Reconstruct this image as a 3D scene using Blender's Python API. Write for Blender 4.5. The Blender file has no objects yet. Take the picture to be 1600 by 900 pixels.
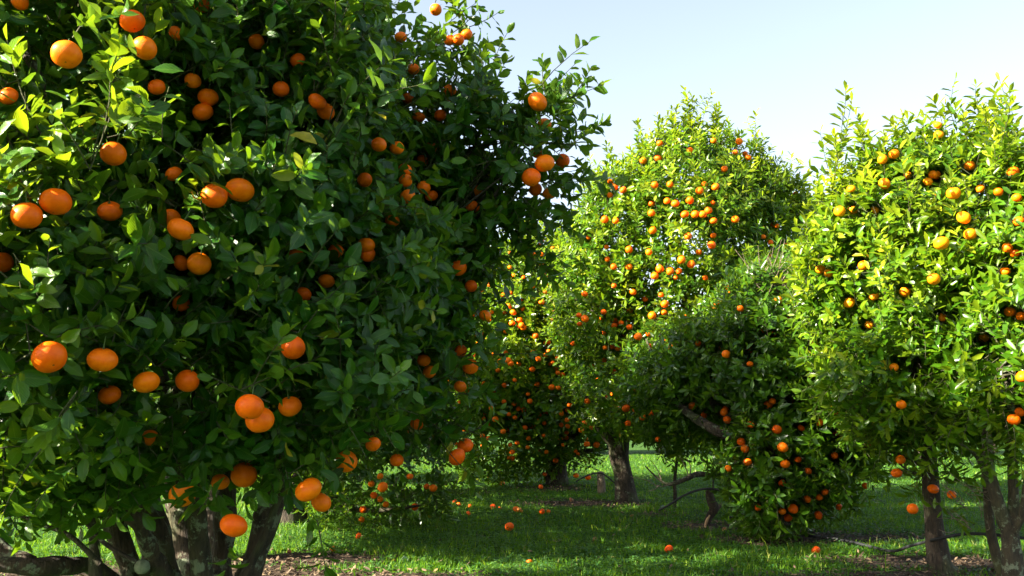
import bpy, math, random
import numpy as np
from mathutils import Vector, Matrix

random.seed(7)
RNG = np.random.default_rng(11)
R = math.radians
scene = bpy.context.scene
COL = scene.collection

# ------------------------------------------------------------------ camera
FPX, HZ, EYE = 1500.0, 655.0, 0.95          # focal length in photo pixels, horizon row, eye height
PITCH = math.atan((HZ - 450) / FPX)
cam_data = bpy.data.cameras.new('camera')
cam_data.sensor_width = 36.0
cam_data.lens = 36.0 * FPX / 1600.0
cam_data.clip_start = 0.05
cam_data.clip_end = 2000
cam = bpy.data.objects.new('camera', cam_data)
COL.objects.link(cam)
cam.location = (0, 0, EYE)
cam.rotation_euler = (math.pi / 2 + PITCH, 0, 0)
scene.camera = cam

# ------------------------------------------------------------------ light
SUN_EL, SUN_BACK = R(29), R(22)
S = Vector((-math.cos(SUN_EL) * math.cos(SUN_BACK), -math.cos(SUN_EL) * math.sin(SUN_BACK), math.sin(SUN_EL)))
world = bpy.data.worlds.new('World')
scene.world = world
world.use_nodes = True
wn = world.node_tree
wn.nodes.clear()
w_out = wn.nodes.new('ShaderNodeOutputWorld')
w_bg = wn.nodes.new('ShaderNodeBackground')
w_sky = wn.nodes.new('ShaderNodeTexSky')
w_sky.sky_type = 'NISHITA'
w_sky.sun_disc = False
w_sky.sun_elevation = SUN_EL
w_sky.sun_rotation = math.atan2(S.x, S.y)
w_sky.air_density = 1.0
w_sky.dust_density = 2.0
w_sky.ozone_density = 0.8
w_bg.inputs['Strength'].default_value = 0.061
w_hs = wn.nodes.new('ShaderNodeHueSaturation')      # thin bright haze: paler than a clean blue sky
w_hs.inputs['Saturation'].default_value = 0.66
wn.links.new(w_sky.outputs[0], w_hs.inputs['Color'])
wn.links.new(w_hs.outputs[0], w_bg.inputs['Color'])
wn.links.new(w_bg.outputs[0], w_out.inputs['Surface'])

sun_data = bpy.data.lights.new('sun', 'SUN')
sun_data.energy = 5.0
sun_data.angle = R(0.5)
sun_data.color = (1.0, 0.92, 0.76)
sun = bpy.data.objects.new('sun', sun_data)
COL.objects.link(sun)
sun.rotation_euler = S.to_track_quat('Z', 'Y').to_euler()

scene.view_settings.view_transform = 'Standard'
scene.view_settings.look = 'None'
scene.view_settings.exposure = 2.6
scene.view_settings.gamma = 1.0
scene.render.engine = 'CYCLES'
scene.cycles.max_bounces = 6
scene.cycles.diffuse_bounces = 4
scene.cycles.glossy_bounces = 2
scene.cycles.transmission_bounces = 4
scene.cycles.transparent_max_bounces = 4
scene.cycles.sample_clamp_indirect = 4.0


# ------------------------------------------------------------------ helpers
def ray(px, py):
    dx, dy = (px - 800) / FPX, (450 - py) / FPX
    return np.array([dx, math.cos(PITCH) - dy * math.sin(PITCH), math.sin(PITCH) + dy * math.cos(PITCH)])


def at(px, py, y):
    """the point at depth y that lies in the direction of photo pixel px, py"""
    d = ray(px, py)
    return np.array([0, 0, EYE]) + d * (y / d[1])


def on_ground(px, py):
    d = ray(px, py)
    return np.array([0, 0, EYE]) + d * (EYE / -d[2])


def tag(o, label=None, cat=None, group=None, kind=None):
    if label: o['label'] = label
    if cat: o['category'] = cat
    if group: o['group'] = group
    if kind: o['kind'] = kind
    return o


def empty(name, loc, label, cat, group=None):
    o = bpy.data.objects.new(name, None)
    COL.objects.link(o)
    o.location = Vector(loc)
    o.empty_display_size = 0.2
    return tag(o, label, cat, group)


def link(name, mesh, parent=None):
    o = bpy.data.objects.new(name, mesh)
    COL.objects.link(o)
    if parent is not None:
        o.parent = parent
    return o


def np_mesh(name, verts, faces, mats, smooth=True, mat_idx=None, attrs=None):
    """verts (n,3), faces (m,3) or (m,4)"""
    verts = np.asarray(verts, dtype=np.float32)
    faces = np.asarray(faces, dtype=np.int32)
    k = faces.shape[1]
    me = bpy.data.meshes.new(name)
    me.vertices.add(len(verts))
    me.vertices.foreach_set('co', verts.ravel())
    me.loops.add(faces.size)
    me.loops.foreach_set('vertex_index', faces.ravel())
    me.polygons.add(len(faces))
    me.polygons.foreach_set('loop_start', np.arange(0, faces.size, k, dtype=np.int32))
    if mat_idx is not None:
        me.polygons.foreach_set('material_index', np.asarray(mat_idx, dtype=np.int32))
    me.polygons.foreach_set('use_smooth', np.full(len(faces), smooth, dtype=bool))
    for m in mats:
        me.materials.append(m)
    for an, (ty, arr) in (attrs or {}).items():
        a = me.attributes.new(an, ty, 'POINT')
        a.data.foreach_set('value' if ty == 'FLOAT' else 'vector', np.asarray(arr, dtype=np.float32).ravel())
    me.update(calc_edges=True)
    return me


def norm(v):
    v = np.asarray(v, dtype=float)
    return v / (np.linalg.norm(v, axis=-1, keepdims=True) + 1e-9)


def wob(p, f=1.0, seed=0.0):
    """cheap smooth 3-D noise, about -1..1"""
    x, y, z = p[..., 0] * f + seed, p[..., 1] * f + seed * 1.7, p[..., 2] * f - seed * 2.3
    return (np.sin(1.7 * x + 1.3 * np.sin(2.1 * y + z)) + np.sin(2.3 * y + 1.1 * np.sin(1.9 * z + 1.3 * x))
            + np.sin(2.0 * z + 1.2 * np.sin(1.6 * x - y)) + 0.6 * np.sin(4.1 * x + 3.3 * y) * np.sin(3.7 * z + 1.9 * y)) / 3.0


class Tubes:
    """collects tapered, slightly gnarled tubes into one quad mesh"""
    def __init__(s): s.v, s.f, s.n = [], [], 0

    def add(s, pts, rad, seg=8, gnarl=0.0, sub=4, seed=0.0, cap=True):
        pts = np.asarray(pts, float)
        rad = np.asarray(rad, float)
        if len(pts) > 2 or sub > 1:       # Catmull-Rom resample
            P = np.vstack([2 * pts[0] - pts[1], pts, 2 * pts[-1] - pts[-2]])
            out, ro = [], []
            for i in range(1, len(P) - 2):
                for t in np.linspace(0, 1, sub, endpoint=False):
                    a, b, c, d = P[i - 1], P[i], P[i + 1], P[i + 2]
                    out.append(0.5 * ((2 * b) + (-a + c) * t + (2 * a - 5 * b + 4 * c - d) * t * t + (-a + 3 * b - 3 * c + d) * t ** 3))
                    ro.append(rad[i - 1] * (1 - t) + rad[i] * t)
            out.append(pts[-1]); ro.append(rad[-1])
            pts, rad = np.array(out), np.array(ro)
        n = len(pts)
        tan = norm(np.gradient(pts, axis=0))
        up = np.array([0.31, 0.17, 0.93])
        if abs(tan[0] @ up) > 0.9: up = np.array([0.9, 0.3, 0.1])
        rings = []
        u = norm(np.cross(tan[0], up))
        for i in range(n):
            u = norm(u - tan[i] * (u @ tan[i]))
            w = np.cross(tan[i], u)
            a = np.linspace(0, 2 * math.pi, seg, endpoint=False)
            dirs = np.cos(a)[:, None] * u + np.sin(a)[:, None] * w
            rr = np.full(seg, rad[i])
            if gnarl:
                q = pts[i] + dirs * rad[i]
                rr = rr * (1 + gnarl * wob(q, 6.0 / max(0.04, rad.max()) * 0.12, seed) + gnarl * 0.8 * wob(q * [1, 1, .35], 1.2 / max(0.04, rad.max()), seed + 3))
            rings.append(pts[i] + dirs * rr[:, None])
        V = np.vstack(rings + ([pts[-1:] + tan[-1] * rad[-1] * .4] if cap else []))
        F = []
        for i in range(n - 1):
            for j in range(seg):
                k = (j + 1) % seg
                F.append((i * seg + j, i * seg + k, (i + 1) * seg + k, (i + 1) * seg + j))
        if cap:
            e = n * seg
            for j in range(0, seg, 2):
                F.append(((n - 1) * seg + j, (n - 1) * seg + (j + 1) % seg, (n - 1) * seg + (j + 2) % seg, e))
        s.v.append(V); s.f.append(np.array(F) + s.n); s.n += len(V)

    def build(s, name, mat, parent=None):
        V = np.vstack(s.v); F = np.vstack(s.f)
        if parent is not None: V = V - np.array(parent.location)
        return link(name, np_mesh(name, V, F, [mat]), parent)


# ------------------------------------------------------------------ materials
def new_mat(name):
    m = bpy.data.materials.new(name)
    m.use_nodes = True
    nt = m.node_tree
    nt.nodes.clear()
    return m, nt, nt.nodes, nt.links


def nd(ns, t, **kw):
    n = ns.new(t)
    for k, v in kw.items():
        if k.startswith('i_'): n.inputs[k[2:].replace('_', ' ')].default_value = v
        else: setattr(n, k, v)
    return n


def ramp(ns, stops, interp='LINEAR'):
    r = ns.new('ShaderNodeValToRGB')
    r.color_ramp.interpolation = interp
    els = r.color_ramp.elements
    while len(els) < len(stops): els.new(0.5)
    for e, (p, c) in zip(els, stops):
        e.position = p; e.color = (*c, 1) if len(c) == 3 else c
    return r


def mixc(ns, ls, fac, a, b, mode='MIX'):
    m = ns.new('ShaderNodeMix'); m.data_type = 'RGBA'; m.blend_type = mode
    for sock, val in ((m.inputs[0], fac), (m.inputs[6], a), (m.inputs[7], b)):
        if isinstance(val, bpy.types.NodeSocket): ls.new(val, sock)
        elif isinstance(val, (int, float)): sock.default_value = val
        else: sock.default_value = (*val, 1)
    return m.outputs[2]


def math_n(ns, ls, op, a, b=None):
    m = ns.new('ShaderNodeMath'); m.operation = op
    for i, val in enumerate((a, b)):
        if val is None: continue
        if isinstance(val, bpy.types.NodeSocket): ls.new(val, m.inputs[i])
        else: m.inputs[i].default_value = val
    return m.outputs[0]


def leaf_material(name, old, mid, young, transl=0.42, tcol=(0.28, 0.48, 0.008), rough=0.30, veins=True):
    m, nt, ns, ls = new_mat(name)
    out = ns.new('ShaderNodeOutputMaterial')
    tint = nd(ns, 'ShaderNodeAttribute', attribute_name='tint')
    yng = nd(ns, 'ShaderNodeAttribute', attribute_name='young')
    luv = nd(ns, 'ShaderNodeAttribute', attribute_name='leafuv')
    r = ramp(ns, [(0.0, old), (0.55, mid), (0.93, tuple(0.6 * a + 0.4 * b for a, b in zip(mid, young))), (0.965, (0.42, 0.34, 0.02))])
    ls.new(tint.outputs['Fac'], r.inputs[0])
    col = mixc(ns, ls, yng.outputs['Fac'], r.outputs[0], young)
    geo = ns.new('ShaderNodeNewGeometry')
    noi = nd(ns, 'ShaderNodeTexNoise', i_Scale=38.0, i_Detail=3.0)
    tc = ns.new('ShaderNodeTexCoord'); ls.new(tc.outputs['Object'], noi.inputs['Vector'])
    mott = ramp(ns, [(0.3, (0.80, 0.84, 0.80)), (0.7, (1.14, 1.12, 1.05))]); ls.new(noi.outputs[0], mott.inputs[0])
    col = mixc(ns, ls, 1.0, col, mott.outputs[0], 'MULTIPLY')
    # pale underside
    col = mixc(ns, ls, math_n(ns, ls, 'MULTIPLY', geo.outputs['Backfacing'], 0.35), col, (0.08, 0.15, 0.025))
    if veins:
        sep = ns.new('ShaderNodeSeparateXYZ'); ls.new(luv.outputs['Vector'], sep.inputs[0])
        ax = math_n(ns, ls, 'ABSOLUTE', sep.outputs[0])
        rib = ramp(ns, [(0.0, (1, 1, 1)), (0.07, (0, 0, 0))]); ls.new(ax, rib.inputs[0])
        col = mixc(ns, ls, math_n(ns, ls, 'MULTIPLY', rib.outputs[0], 0.55), col, (0.20, 0.30, 0.06))
        v = math_n(ns, ls, 'SUBTRACT', math_n(ns, ls, 'MULTIPLY', sep.outputs[1], 60.0), math_n(ns, ls, 'MULTIPLY', ax, 26.0))
        sv = math_n(ns, ls, 'SINE', v)
        hgt = math_n(ns, ls, 'ADD', math_n(ns, ls, 'MULTIPLY', sv, 0.25), noi.outputs[0])
        bmp = nd(ns, 'ShaderNodeBump', i_Strength=0.35, i_Distance=0.004)
        ls.new(hgt, bmp.inputs['Height'])
    pb = nd(ns, 'ShaderNodeBsdfPrincipled', i_Roughness=rough)
    pb.inputs['Specular IOR Level'].default_value = 0.38
    ls.new(col, pb.inputs['Base Color'])
    tr = ns.new('ShaderNodeBsdfTranslucent')
    tcn = mixc(ns, ls, 0.55, tcol, col)
    tcn2 = mixc(ns, ls, yng.outputs['Fac'], tcn, (0.52, 0.62, 0.01))
    ls.new(tcn2, tr.inputs['Color'])
    if veins:
        ls.new(bmp.outputs[0], pb.inputs['Normal']); ls.new(bmp.outputs[0], tr.inputs['Normal'])
    mx = nd(ns, 'ShaderNodeMixShader'); mx.inputs[0].default_value = transl
    ls.new(pb.outputs[0], mx.inputs[1]); ls.new(tr.outputs[0], mx.inputs[2])
    ls.new(mx.outputs[0], out.inputs['Surface'])
    return m


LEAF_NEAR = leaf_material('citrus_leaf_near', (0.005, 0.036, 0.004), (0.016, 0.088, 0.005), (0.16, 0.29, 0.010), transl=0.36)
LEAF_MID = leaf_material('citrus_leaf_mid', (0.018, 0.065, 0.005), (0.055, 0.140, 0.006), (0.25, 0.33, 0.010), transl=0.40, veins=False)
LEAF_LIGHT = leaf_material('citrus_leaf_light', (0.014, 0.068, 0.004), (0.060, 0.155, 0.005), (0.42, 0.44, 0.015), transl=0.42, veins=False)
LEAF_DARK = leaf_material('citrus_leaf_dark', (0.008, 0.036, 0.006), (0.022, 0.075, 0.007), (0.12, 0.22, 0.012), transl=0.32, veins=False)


def bark_material(name, base, dark, lichen=0.0, scale=1.0):
    m, nt, ns, ls = new_mat(name)
    out = ns.new('ShaderNodeOutputMaterial')
    tc = ns.new('ShaderNodeTexCoord')
    mp = nd(ns, 'ShaderNodeMapping'); mp.inputs['Scale'].default_value = (1, 1, 0.28)
    ls.new(tc.outputs['Object'], mp.inputs[0])
    n1 = nd(ns, 'ShaderNodeTexNoise', i_Scale=45.0 * scale, i_Detail=6.0, i_Roughness=0.65)
    ls.new(mp.outputs[0], n1.inputs['Vector'])
    n2 = nd(ns, 'ShaderNodeTexNoise', i_Scale=9.0 * scale, i_Detail=4.0)
    ls.new(tc.outputs['Object'], n2.inputs['Vector'])
    r = ramp(ns, [(0.34, dark), (0.62, base)]); ls.new(n1.outputs[0], r.inputs[0])
    tone = ramp(ns, [(0.3, (0.7, 0.66, 0.6)), (0.7, (1.25, 1.2, 1.1))]); ls.new(n2.outputs[0], tone.inputs[0])
    col = mixc(ns, ls, 1.0, r.outputs[0], tone.outputs[0], 'MULTIPLY')
    if lichen:
        n3 = nd(ns, 'ShaderNodeTexNoise', i_Scale=14.0, i_Detail=5.0, i_Roughness=0.7); ls.new(tc.outputs['Object'], n3.inputs['Vector'])
        lr = ramp(ns, [(0.60 - 0.1 * lichen, (0, 0, 0)), (0.66 - 0.1 * lichen, (1, 1, 1))]); ls.new(n3.outputs[0], lr.inputs[0])
        col = mixc(ns, ls, math_n(ns, ls, 'MULTIPLY', lr.outputs[0], 0.75), col, (0.20, 0.24, 0.15))
        n4 = nd(ns, 'ShaderNodeTexNoise', i_Scale=5.0, i_Detail=3.0); ls.new(tc.outputs['Object'], n4.inputs['Vector'])
        mr = ramp(ns, [(0.5, (0, 0, 0)), (0.65, (1, 1, 1))]); ls.new(n4.outputs[0], mr.inputs[0])
        col = mixc(ns, ls, math_n(ns, ls, 'MULTIPLY', mr.outputs[0], 0.5), col, (0.06, 0.08, 0.02))
    pb = nd(ns, 'ShaderNodeBsdfPrincipled', i_Roughness=0.9)
    ls.new(col, pb.inputs['Base Color'])
    b = nd(ns, 'ShaderNodeBump', i_Strength=1.0, i_Distance=0.03); ls.new(n1.outputs[0], b.inputs['Height'])
    ls.new(b.outputs[0], pb.inputs['Normal'])
    ls.new(pb.outputs[0], out.inputs['Surface'])
    return m


BARK_OLD = bark_material('lichen_bark', (0.070, 0.048, 0.028), (0.016, 0.011, 0.007), lichen=0.6)
BARK = bark_material('bark', (0.055, 0.040, 0.026), (0.018, 0.013, 0.009), lichen=0.2)
BARK_PALE = bark_material('pale_bark', (0.062, 0.050, 0.026), (0.02, 0.017, 0.010), lichen=0.6)
TWIG = bark_material('twig_bark', (0.10, 0.12, 0.045), (0.06, 0.05, 0.025), scale=2)
WOOD_DEAD = bark_material('dead_wood', (0.24, 0.19, 0.14), (0.08, 0.06, 0.045), scale=1.4)


def simple_mat(name, col, rough=0.6, noise=None, bump=0.0, nscale=30):
    m, nt, ns, ls = new_mat(name)
    out = ns.new('ShaderNodeOutputMaterial')
    pb = nd(ns, 'ShaderNodeBsdfPrincipled', i_Roughness=rough)
    tc = ns.new('ShaderNodeTexCoord')
    n1 = nd(ns, 'ShaderNodeTexNoise', i_Scale=float(nscale), i_Detail=4.0); ls.new(tc.outputs['Object'], n1.inputs['Vector'])
    r = ramp(ns, [(0.3, col), (0.7, noise or tuple(c * 1.3 for c in col))]); ls.new(n1.outputs[0], r.inputs[0])
    ls.new(r.outputs[0], pb.inputs['Base Color'])
    if bump:
        b = nd(ns, 'ShaderNodeBump', i_Strength=bump, i_Distance=0.01); ls.new(n1.outputs[0], b.inputs['Height']); ls.new(b.outputs[0], pb.inputs['Normal'])
    ls.new(pb.outputs[0], out.inputs['Surface'])
    return m


def orange_material(name, a, b, scar=0.5):
    m, nt, ns, ls = new_mat(name)
    out = ns.new('ShaderNodeOutputMaterial')
    tc = ns.new('ShaderNodeTexCoord')
    oi = ns.new('ShaderNodeObjectInfo')
    va = ns.new('ShaderNodeVectorMath'); va.operation = 'ADD'
    ls.new(tc.outputs['Object'], va.inputs[0])
    sc = ns.new('ShaderNodeVectorMath'); sc.operation = 'SCALE'; sc.inputs['Scale'].default_value = 7.0
    cmb = ns.new('ShaderNodeCombineXYZ')
    for i in range(3): ls.new(oi.outputs['Random'], cmb.inputs[i])
    ls.new(cmb.outputs[0], sc.inputs[0]); ls.new(sc.outputs[0], va.inputs[1])
    n1 = nd(ns, 'ShaderNodeTexNoise', i_Scale=2.2, i_Detail=3.0); ls.new(va.outputs[0], n1.inputs['Vector'])
    base = mixc(ns, ls, oi.outputs['Random'], a, b)
    r = ramp(ns, [(0.35, (0.95, 0.84, 0.8)), (0.65, (1.06, 1.14, 1.1))]); ls.new(n1.outputs[0], r.inputs[0])
    col = mixc(ns, ls, 1.0, base, r.outputs[0], 'MULTIPLY')
    # small brown rind scars
    n2 = nd(ns, 'ShaderNodeTexNoise', i_Scale=3.4, i_Detail=6.0, i_Roughness=0.72); ls.new(va.outputs[0], n2.inputs['Vector'])
    sr = ramp(ns, [(0.66, (0, 0, 0)), (0.72, (1, 1, 1))]); ls.new(n2.outputs[0], sr.inputs[0])
    col = mixc(ns, ls, math_n(ns, ls, 'MULTIPLY', sr.outputs[0], scar), col, (0.22, 0.09, 0.025))
    # blossom-end mark at the bottom
    sep = ns.new('ShaderNodeSeparateXYZ'); ls.new(tc.outputs['Object'], sep.inputs[0])
    rad = math_n(ns, ls, 'SQRT', math_n(ns, ls, 'ADD', math_n(ns, ls, 'POWER', sep.outputs[0], 2.0), math_n(ns, ls, 'POWER', sep.outputs[1], 2.0)))
    dot = math_n(ns, ls, 'MULTIPLY', math_n(ns, ls, 'LESS_THAN', rad, 0.06), math_n(ns, ls, 'LESS_THAN', sep.outputs[2], 0.0))
    col = mixc(ns, ls, math_n(ns, ls, 'MULTIPLY', dot, 0.8), col, (0.10, 0.05, 0.015))
    vor = nd(ns, 'ShaderNodeTexVoronoi', i_Scale=17.0); ls.new(va.outputs[0], vor.inputs['Vector'])
    vr = ramp(ns, [(0.0, (0, 0, 0)), (0.28, (1, 1, 1))]); ls.new(vor.outputs['Distance'], vr.inputs[0])
    bmp = nd(ns, 'ShaderNodeBump', i_Strength=0.38, i_Distance=0.02); ls.new(vr.outputs[0], bmp.inputs['Height'])
    pb = nd(ns, 'ShaderNodeBsdfPrincipled', i_Roughness=0.42)
    pb.inputs['Specular IOR Level'].default_value = 0.2
    ls.new(col, pb.inputs['Base Color']); ls.new(bmp.outputs[0], pb.inputs['Normal'])
    ls.new(pb.outputs[0], out.inputs['Surface'])
    return m


ORANGE = orange_material('orange_rind', (0.92, 0.120, 0.0005), (0.95, 0.195, 0.001))
ORANGE_FALLEN = orange_material('fallen_rind', (0.84, 0.085, 0.003), (0.88, 0.15, 0.004), scar=0.8)
ORANGE_ROT = orange_material('rotten_rind', (0.26, 0.085, 0.03), (0.34, 0.15, 0.07), scar=0.9)
ORANGE_PALE = orange_material('unripe_rind', (0.72, 0.42, 0.04), (0.62, 0.45, 0.05), scar=0.4)
ORANGE_SUNLIT = orange_material('sunlit_rind', (0.92, 0.20, 0.002), (0.95, 0.32, 0.004))  # yellower copy of the rind with strong sunlight put into its colour
CALYX = simple_mat('calyx_green', (0.06, 0.10, 0.02), 0.7)


# ------------------------------------------------------------------ leaf and shoot templates
def leaf_template(lod):
    if lod == 2:
        st = [(0.0, 0.0), (0.10, 0.025), (0.22, 0.140), (0.44, 0.225), (0.68, 0.220), (0.88, 0.115), (1.0, 0.0)]
    elif lod == 1:
        st = [(0.0, 0.0), (0.25, 0.14), (0.68, 0.185), (1.0, 0.0)]
    else:
        st = [(0.0, 0.0), (0.5, 0.23), (1.0, 0.0)]
    V, UV, F = [], [], []
    for v, w in st:
        if w == 0: V.append((0, v)); UV.append((0, v, 0))
        else:
            for s in (-1, 0, 1): V.append((s * w, v)); UV.append((s, v, 0))
    idx = 1
    F += [(0, 2, 1), (0, 3, 2)]
    for k in range(len(st) - 3):
        a, b = idx, idx + 3
        F += [(a, a + 1, b + 1), (a, b + 1, b), (a + 1, a + 2, b + 2), (a + 1, b + 2, b + 1)]
        idx += 3
    e = len(V) - 1
    F += [(idx, idx + 1, e), (idx + 1, idx + 2, e)]
    return np.array(V), np.array(UV), np.array(F)


LT = {k: leaf_template(k) for k in (0, 1, 2)}


def make_leaf(lod, L, rng, wid=1.0):
    V, UV, F = LT[lod]
    x, v = V[:, 0] * wid, V[:, 1]
    fold, droop, twist = rng.uniform(0.1, 0.6), rng.uniform(-0.08, 0.30), rng.uniform(-.5, .5)
    z = np.abs(x) * fold - droop * v * v + 0.03 * np.sin(v * 9 + rng.uniform(0, 6)) * np.sign(x) * (lod == 2)
    xx = x * np.cos(twist * v) - z * np.sin(twist * v) * 0.5
    return np.stack([xx, v, z], 1) * L


def shoot_template(lod, rng, nl=10, L=0.24, leafL=0.085, compact=False):
    """a leafy shoot along +Z: returns leaves (nl, nv, 3), young (nl), twig tube points"""
    leaves, young = [], []
    bend = rng.uniform(-0.25, 0.25, 2)
    def axis(t): return np.array([bend[0] * t * t * L, bend[1] * t * t * L, t * L])
    phi = rng.uniform(0, 6.28)
    for i in range(nl):
        t = 0.12 + 0.88 * (i + 0.5) / nl
        t = t ** 0.8
        phi += 2.4 + rng.normal(0, 0.25)
        tipness = max(0.0, (t - 0.75) / 0.25)
        ang = R(rng.uniform(48, 82)) * (1 - 0.62 * tipness)
        d = np.array([math.cos(phi) * math.sin(ang), math.sin(phi) * math.sin(ang), math.cos(ang)])
        zax = norm(np.array([0, 0, 1.0]) - d * d[2] + rng.normal(0, 0.22, 3))
        zax = norm(zax - d * (zax @ d))
        xax = np.cross(d, zax)
        ln = leafL * rng.uniform(0.72, 1.18) * (1 - 0.25 * tipness)
        lf = make_leaf(lod, ln, rng, rng.uniform(0.85, 1.1))
        leaves.append(axis(t) + lf @ np.stack([xax, d, zax]))
        young.append(min(1, max(0, (t - 0.35) * 1.3)) * rng.uniform(0.5, 1))
    tw = [axis(t) for t in (0, 0.35, 0.7, 1.0)]
    return np.array(leaves), np.array(young), np.array(tw)


SHOOTS = {}
for lod, nvar in ((2, 22), (1, 16), (0, 12)):
    rr = np.random.default_rng(100 + lod)
    SHOOTS[lod] = [shoot_template(lod, rr, nl=int(rr.integers(8, 14)), L=rr.uniform(0.15, 0.27), leafL=0.088 if lod < 2 else 0.080) for _ in range(nvar)]


def twig_mesh(tw, r0, nseg=3):
    """3-sided tube for tw (m,k,3) -> verts (m,k*3,3), quads template"""
    m, k, _ = tw.shape
    d = norm(tw[:, -1] - tw[:, 0])
    ref = np.where(np.abs(d[:, 2:3]) > 0.9, np.array([[1.0, 0, 0]]), np.array([[0, 0, 1.0]]))
    u = norm(np.cross(d, ref)); w = np.cross(d, u)
    rad = r0 * np.linspace(1, 0.45, k)
    V = []
    for j in range(3):
        a = j * 2 * math.pi / 3
        off = (math.cos(a) * u + math.sin(a) * w)[:, None, :] * rad[None, :, None]
        V.append(tw + off)
    V = np.stack(V, 2).reshape(m, k * 3, 3)
    F = []
    for i in range(k - 1):
        for j in range(3):
            q = (j + 1) % 3
            a, b, c, e = i * 3 + j, i * 3 + q, (i + 1) * 3 + q, (i + 1) * 3 + j
            F += [(a, b, c), (a, c, e)]
    return V, np.array(F)


def crown_mesh(name, pos, dirs, lod, leaf_mat, rng, scale=(0.85, 1.2), youngness=None, culls=None, parent=None, tint_bias=0.0, free=0):
    """places leafy shoots (pos, dirs) and links everything as ONE mesh with leaf and twig material"""
    temps = SHOOTS[lod]
    n = len(pos)
    var = rng.integers(0, len(temps), n)
    sc = rng.uniform(*scale, n)
    z = norm(dirs)
    ref = norm(rng.normal(0, 1, (n, 3)))
    x = norm(np.cross(ref, z)); y = np.cross(z, x)
    M = np.stack([x, y, z], 1) * sc[:, None, None]      # rows = local axes
    if youngness is None: youngness = np.zeros(n)
    LV, LY, LTn, TV, FR = [], [], [], [], []
    tintn = rng.uniform(0, 1, n)
    for k, (lv, yg, tw) in enumerate(temps):
        ii = np.where(var == k)[0]
        if len(ii) == 0: continue
        W = np.einsum('lvc,mcd->mlvd', lv, M[ii]) + pos[ii][:, None, None, :]
        Y = np.clip(yg[None, :] * youngness[ii][:, None], 0, 1)
        T = np.clip(0.55 * tintn[ii][:, None] + 0.45 * rng.uniform(0, 1, (len(ii), lv.shape[0])) + tint_bias, 0, 1)
        FR.append(np.repeat(ii >= n - free, lv.shape[0]))
        LV.append(W.reshape(-1, lv.shape[1], 3)); LY.append(Y.ravel()); LTn.append(T.ravel())
        TV.append(np.einsum('kc,mcd->mkd', tw, M[ii]) + pos[ii][:, None, :])
    LV = np.concatenate(LV); LY = np.concatenate(LY); LTn = np.concatenate(LTn); TV = np.concatenate(TV); FR = np.concatenate(FR)
    cen = LV.mean(1)
    keep = (cen[:, 2] > 0.03)
    keep &= rng.uniform(0, 1, len(keep)) > 0.04
    if culls is not None and len(culls):
        o = np.array([0, 0, EYE])
        for (p, r, strength) in culls:
            dv = p - o; D = np.linalg.norm(dv); dv = dv / D
            q = cen - o
            t = q @ dv
            perp = np.linalg.norm(q - t[:, None] * dv, axis=1)
            hit = (t > D - 1.2) & (t < D + 0.2 * r) & (perp < r * 1.0 + (0.022 if lod == 2 else 0.030))
            hit &= rng.uniform(0, 1, len(hit)) < strength
            inside = np.linalg.norm(cen - p, axis=1) < r * 0.95
            keep &= ~((hit & ~FR) | inside)
    LV, LY, LTn = LV[keep], LY[keep], LTn[keep]
    N, nv = LV.shape[:2]
    F0 = LT[lod][2]
    LF = (F0[None] + (np.arange(N) * nv)[:, None, None]).reshape(-1, 3)
    uv = np.tile(LT[lod][1], (N, 1))
    if culls is not None and len(culls):
        o = np.array([0, 0, EYE]); tk = np.ones(len(TV), bool)
        for (p, r, strength) in culls:
            dv = p - o; Dn = np.linalg.norm(dv); dv = dv / Dn
            q = TV - o; t = q @ dv
            perp = np.linalg.norm(q - t[..., None] * dv, axis=2)
            tk &= ~((t > Dn - 1.2) & (t < Dn + r) & (perp < r * 1.05)).any(1)
        TV = TV[tk]
    V, TF0 = twig_mesh(TV, 0.0028)
    m, kv = V.shape[:2]
    TF = (TF0[None] + (np.arange(m) * kv)[:, None, None]).reshape(-1, 3) + N * nv
    verts = np.concatenate([LV.reshape(-1, 3), V.reshape(-1, 3)])
    if parent is not None: verts = verts - np.array(parent.location)
    faces = np.concatenate([LF, TF])
    mi = np.concatenate([np.zeros(len(LF), int), np.ones(len(TF), int)])
    extra = m * kv
    attrs = {
        'tint': ('FLOAT', np.concatenate([np.repeat(LTn, nv), np.zeros(extra)])),
        'young': ('FLOAT', np.concatenate([np.repeat(LY, nv), np.zeros(extra)])),
        'leafuv': ('FLOAT_VECTOR', np.concatenate([uv, np.zeros((extra, 3))])),
    }
    me = np_mesh(name, verts, faces, [leaf_mat, TWIG], True, mi, attrs)
    return link(name, me, parent), N


# ------------------------------------------------------------------ crowns from blobs
def B(px, py, y, rx, ry, rz):
    return (at(px, py, y), np.array([rx, ry, rz]))


def lump(dirs, c, seed):
    q = dirs * 1.0 + c * 0.37
    return 1 + 0.13 * wob(q, 2.2, seed) + 0.07 * wob(q, 5.5, seed + 5)


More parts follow.
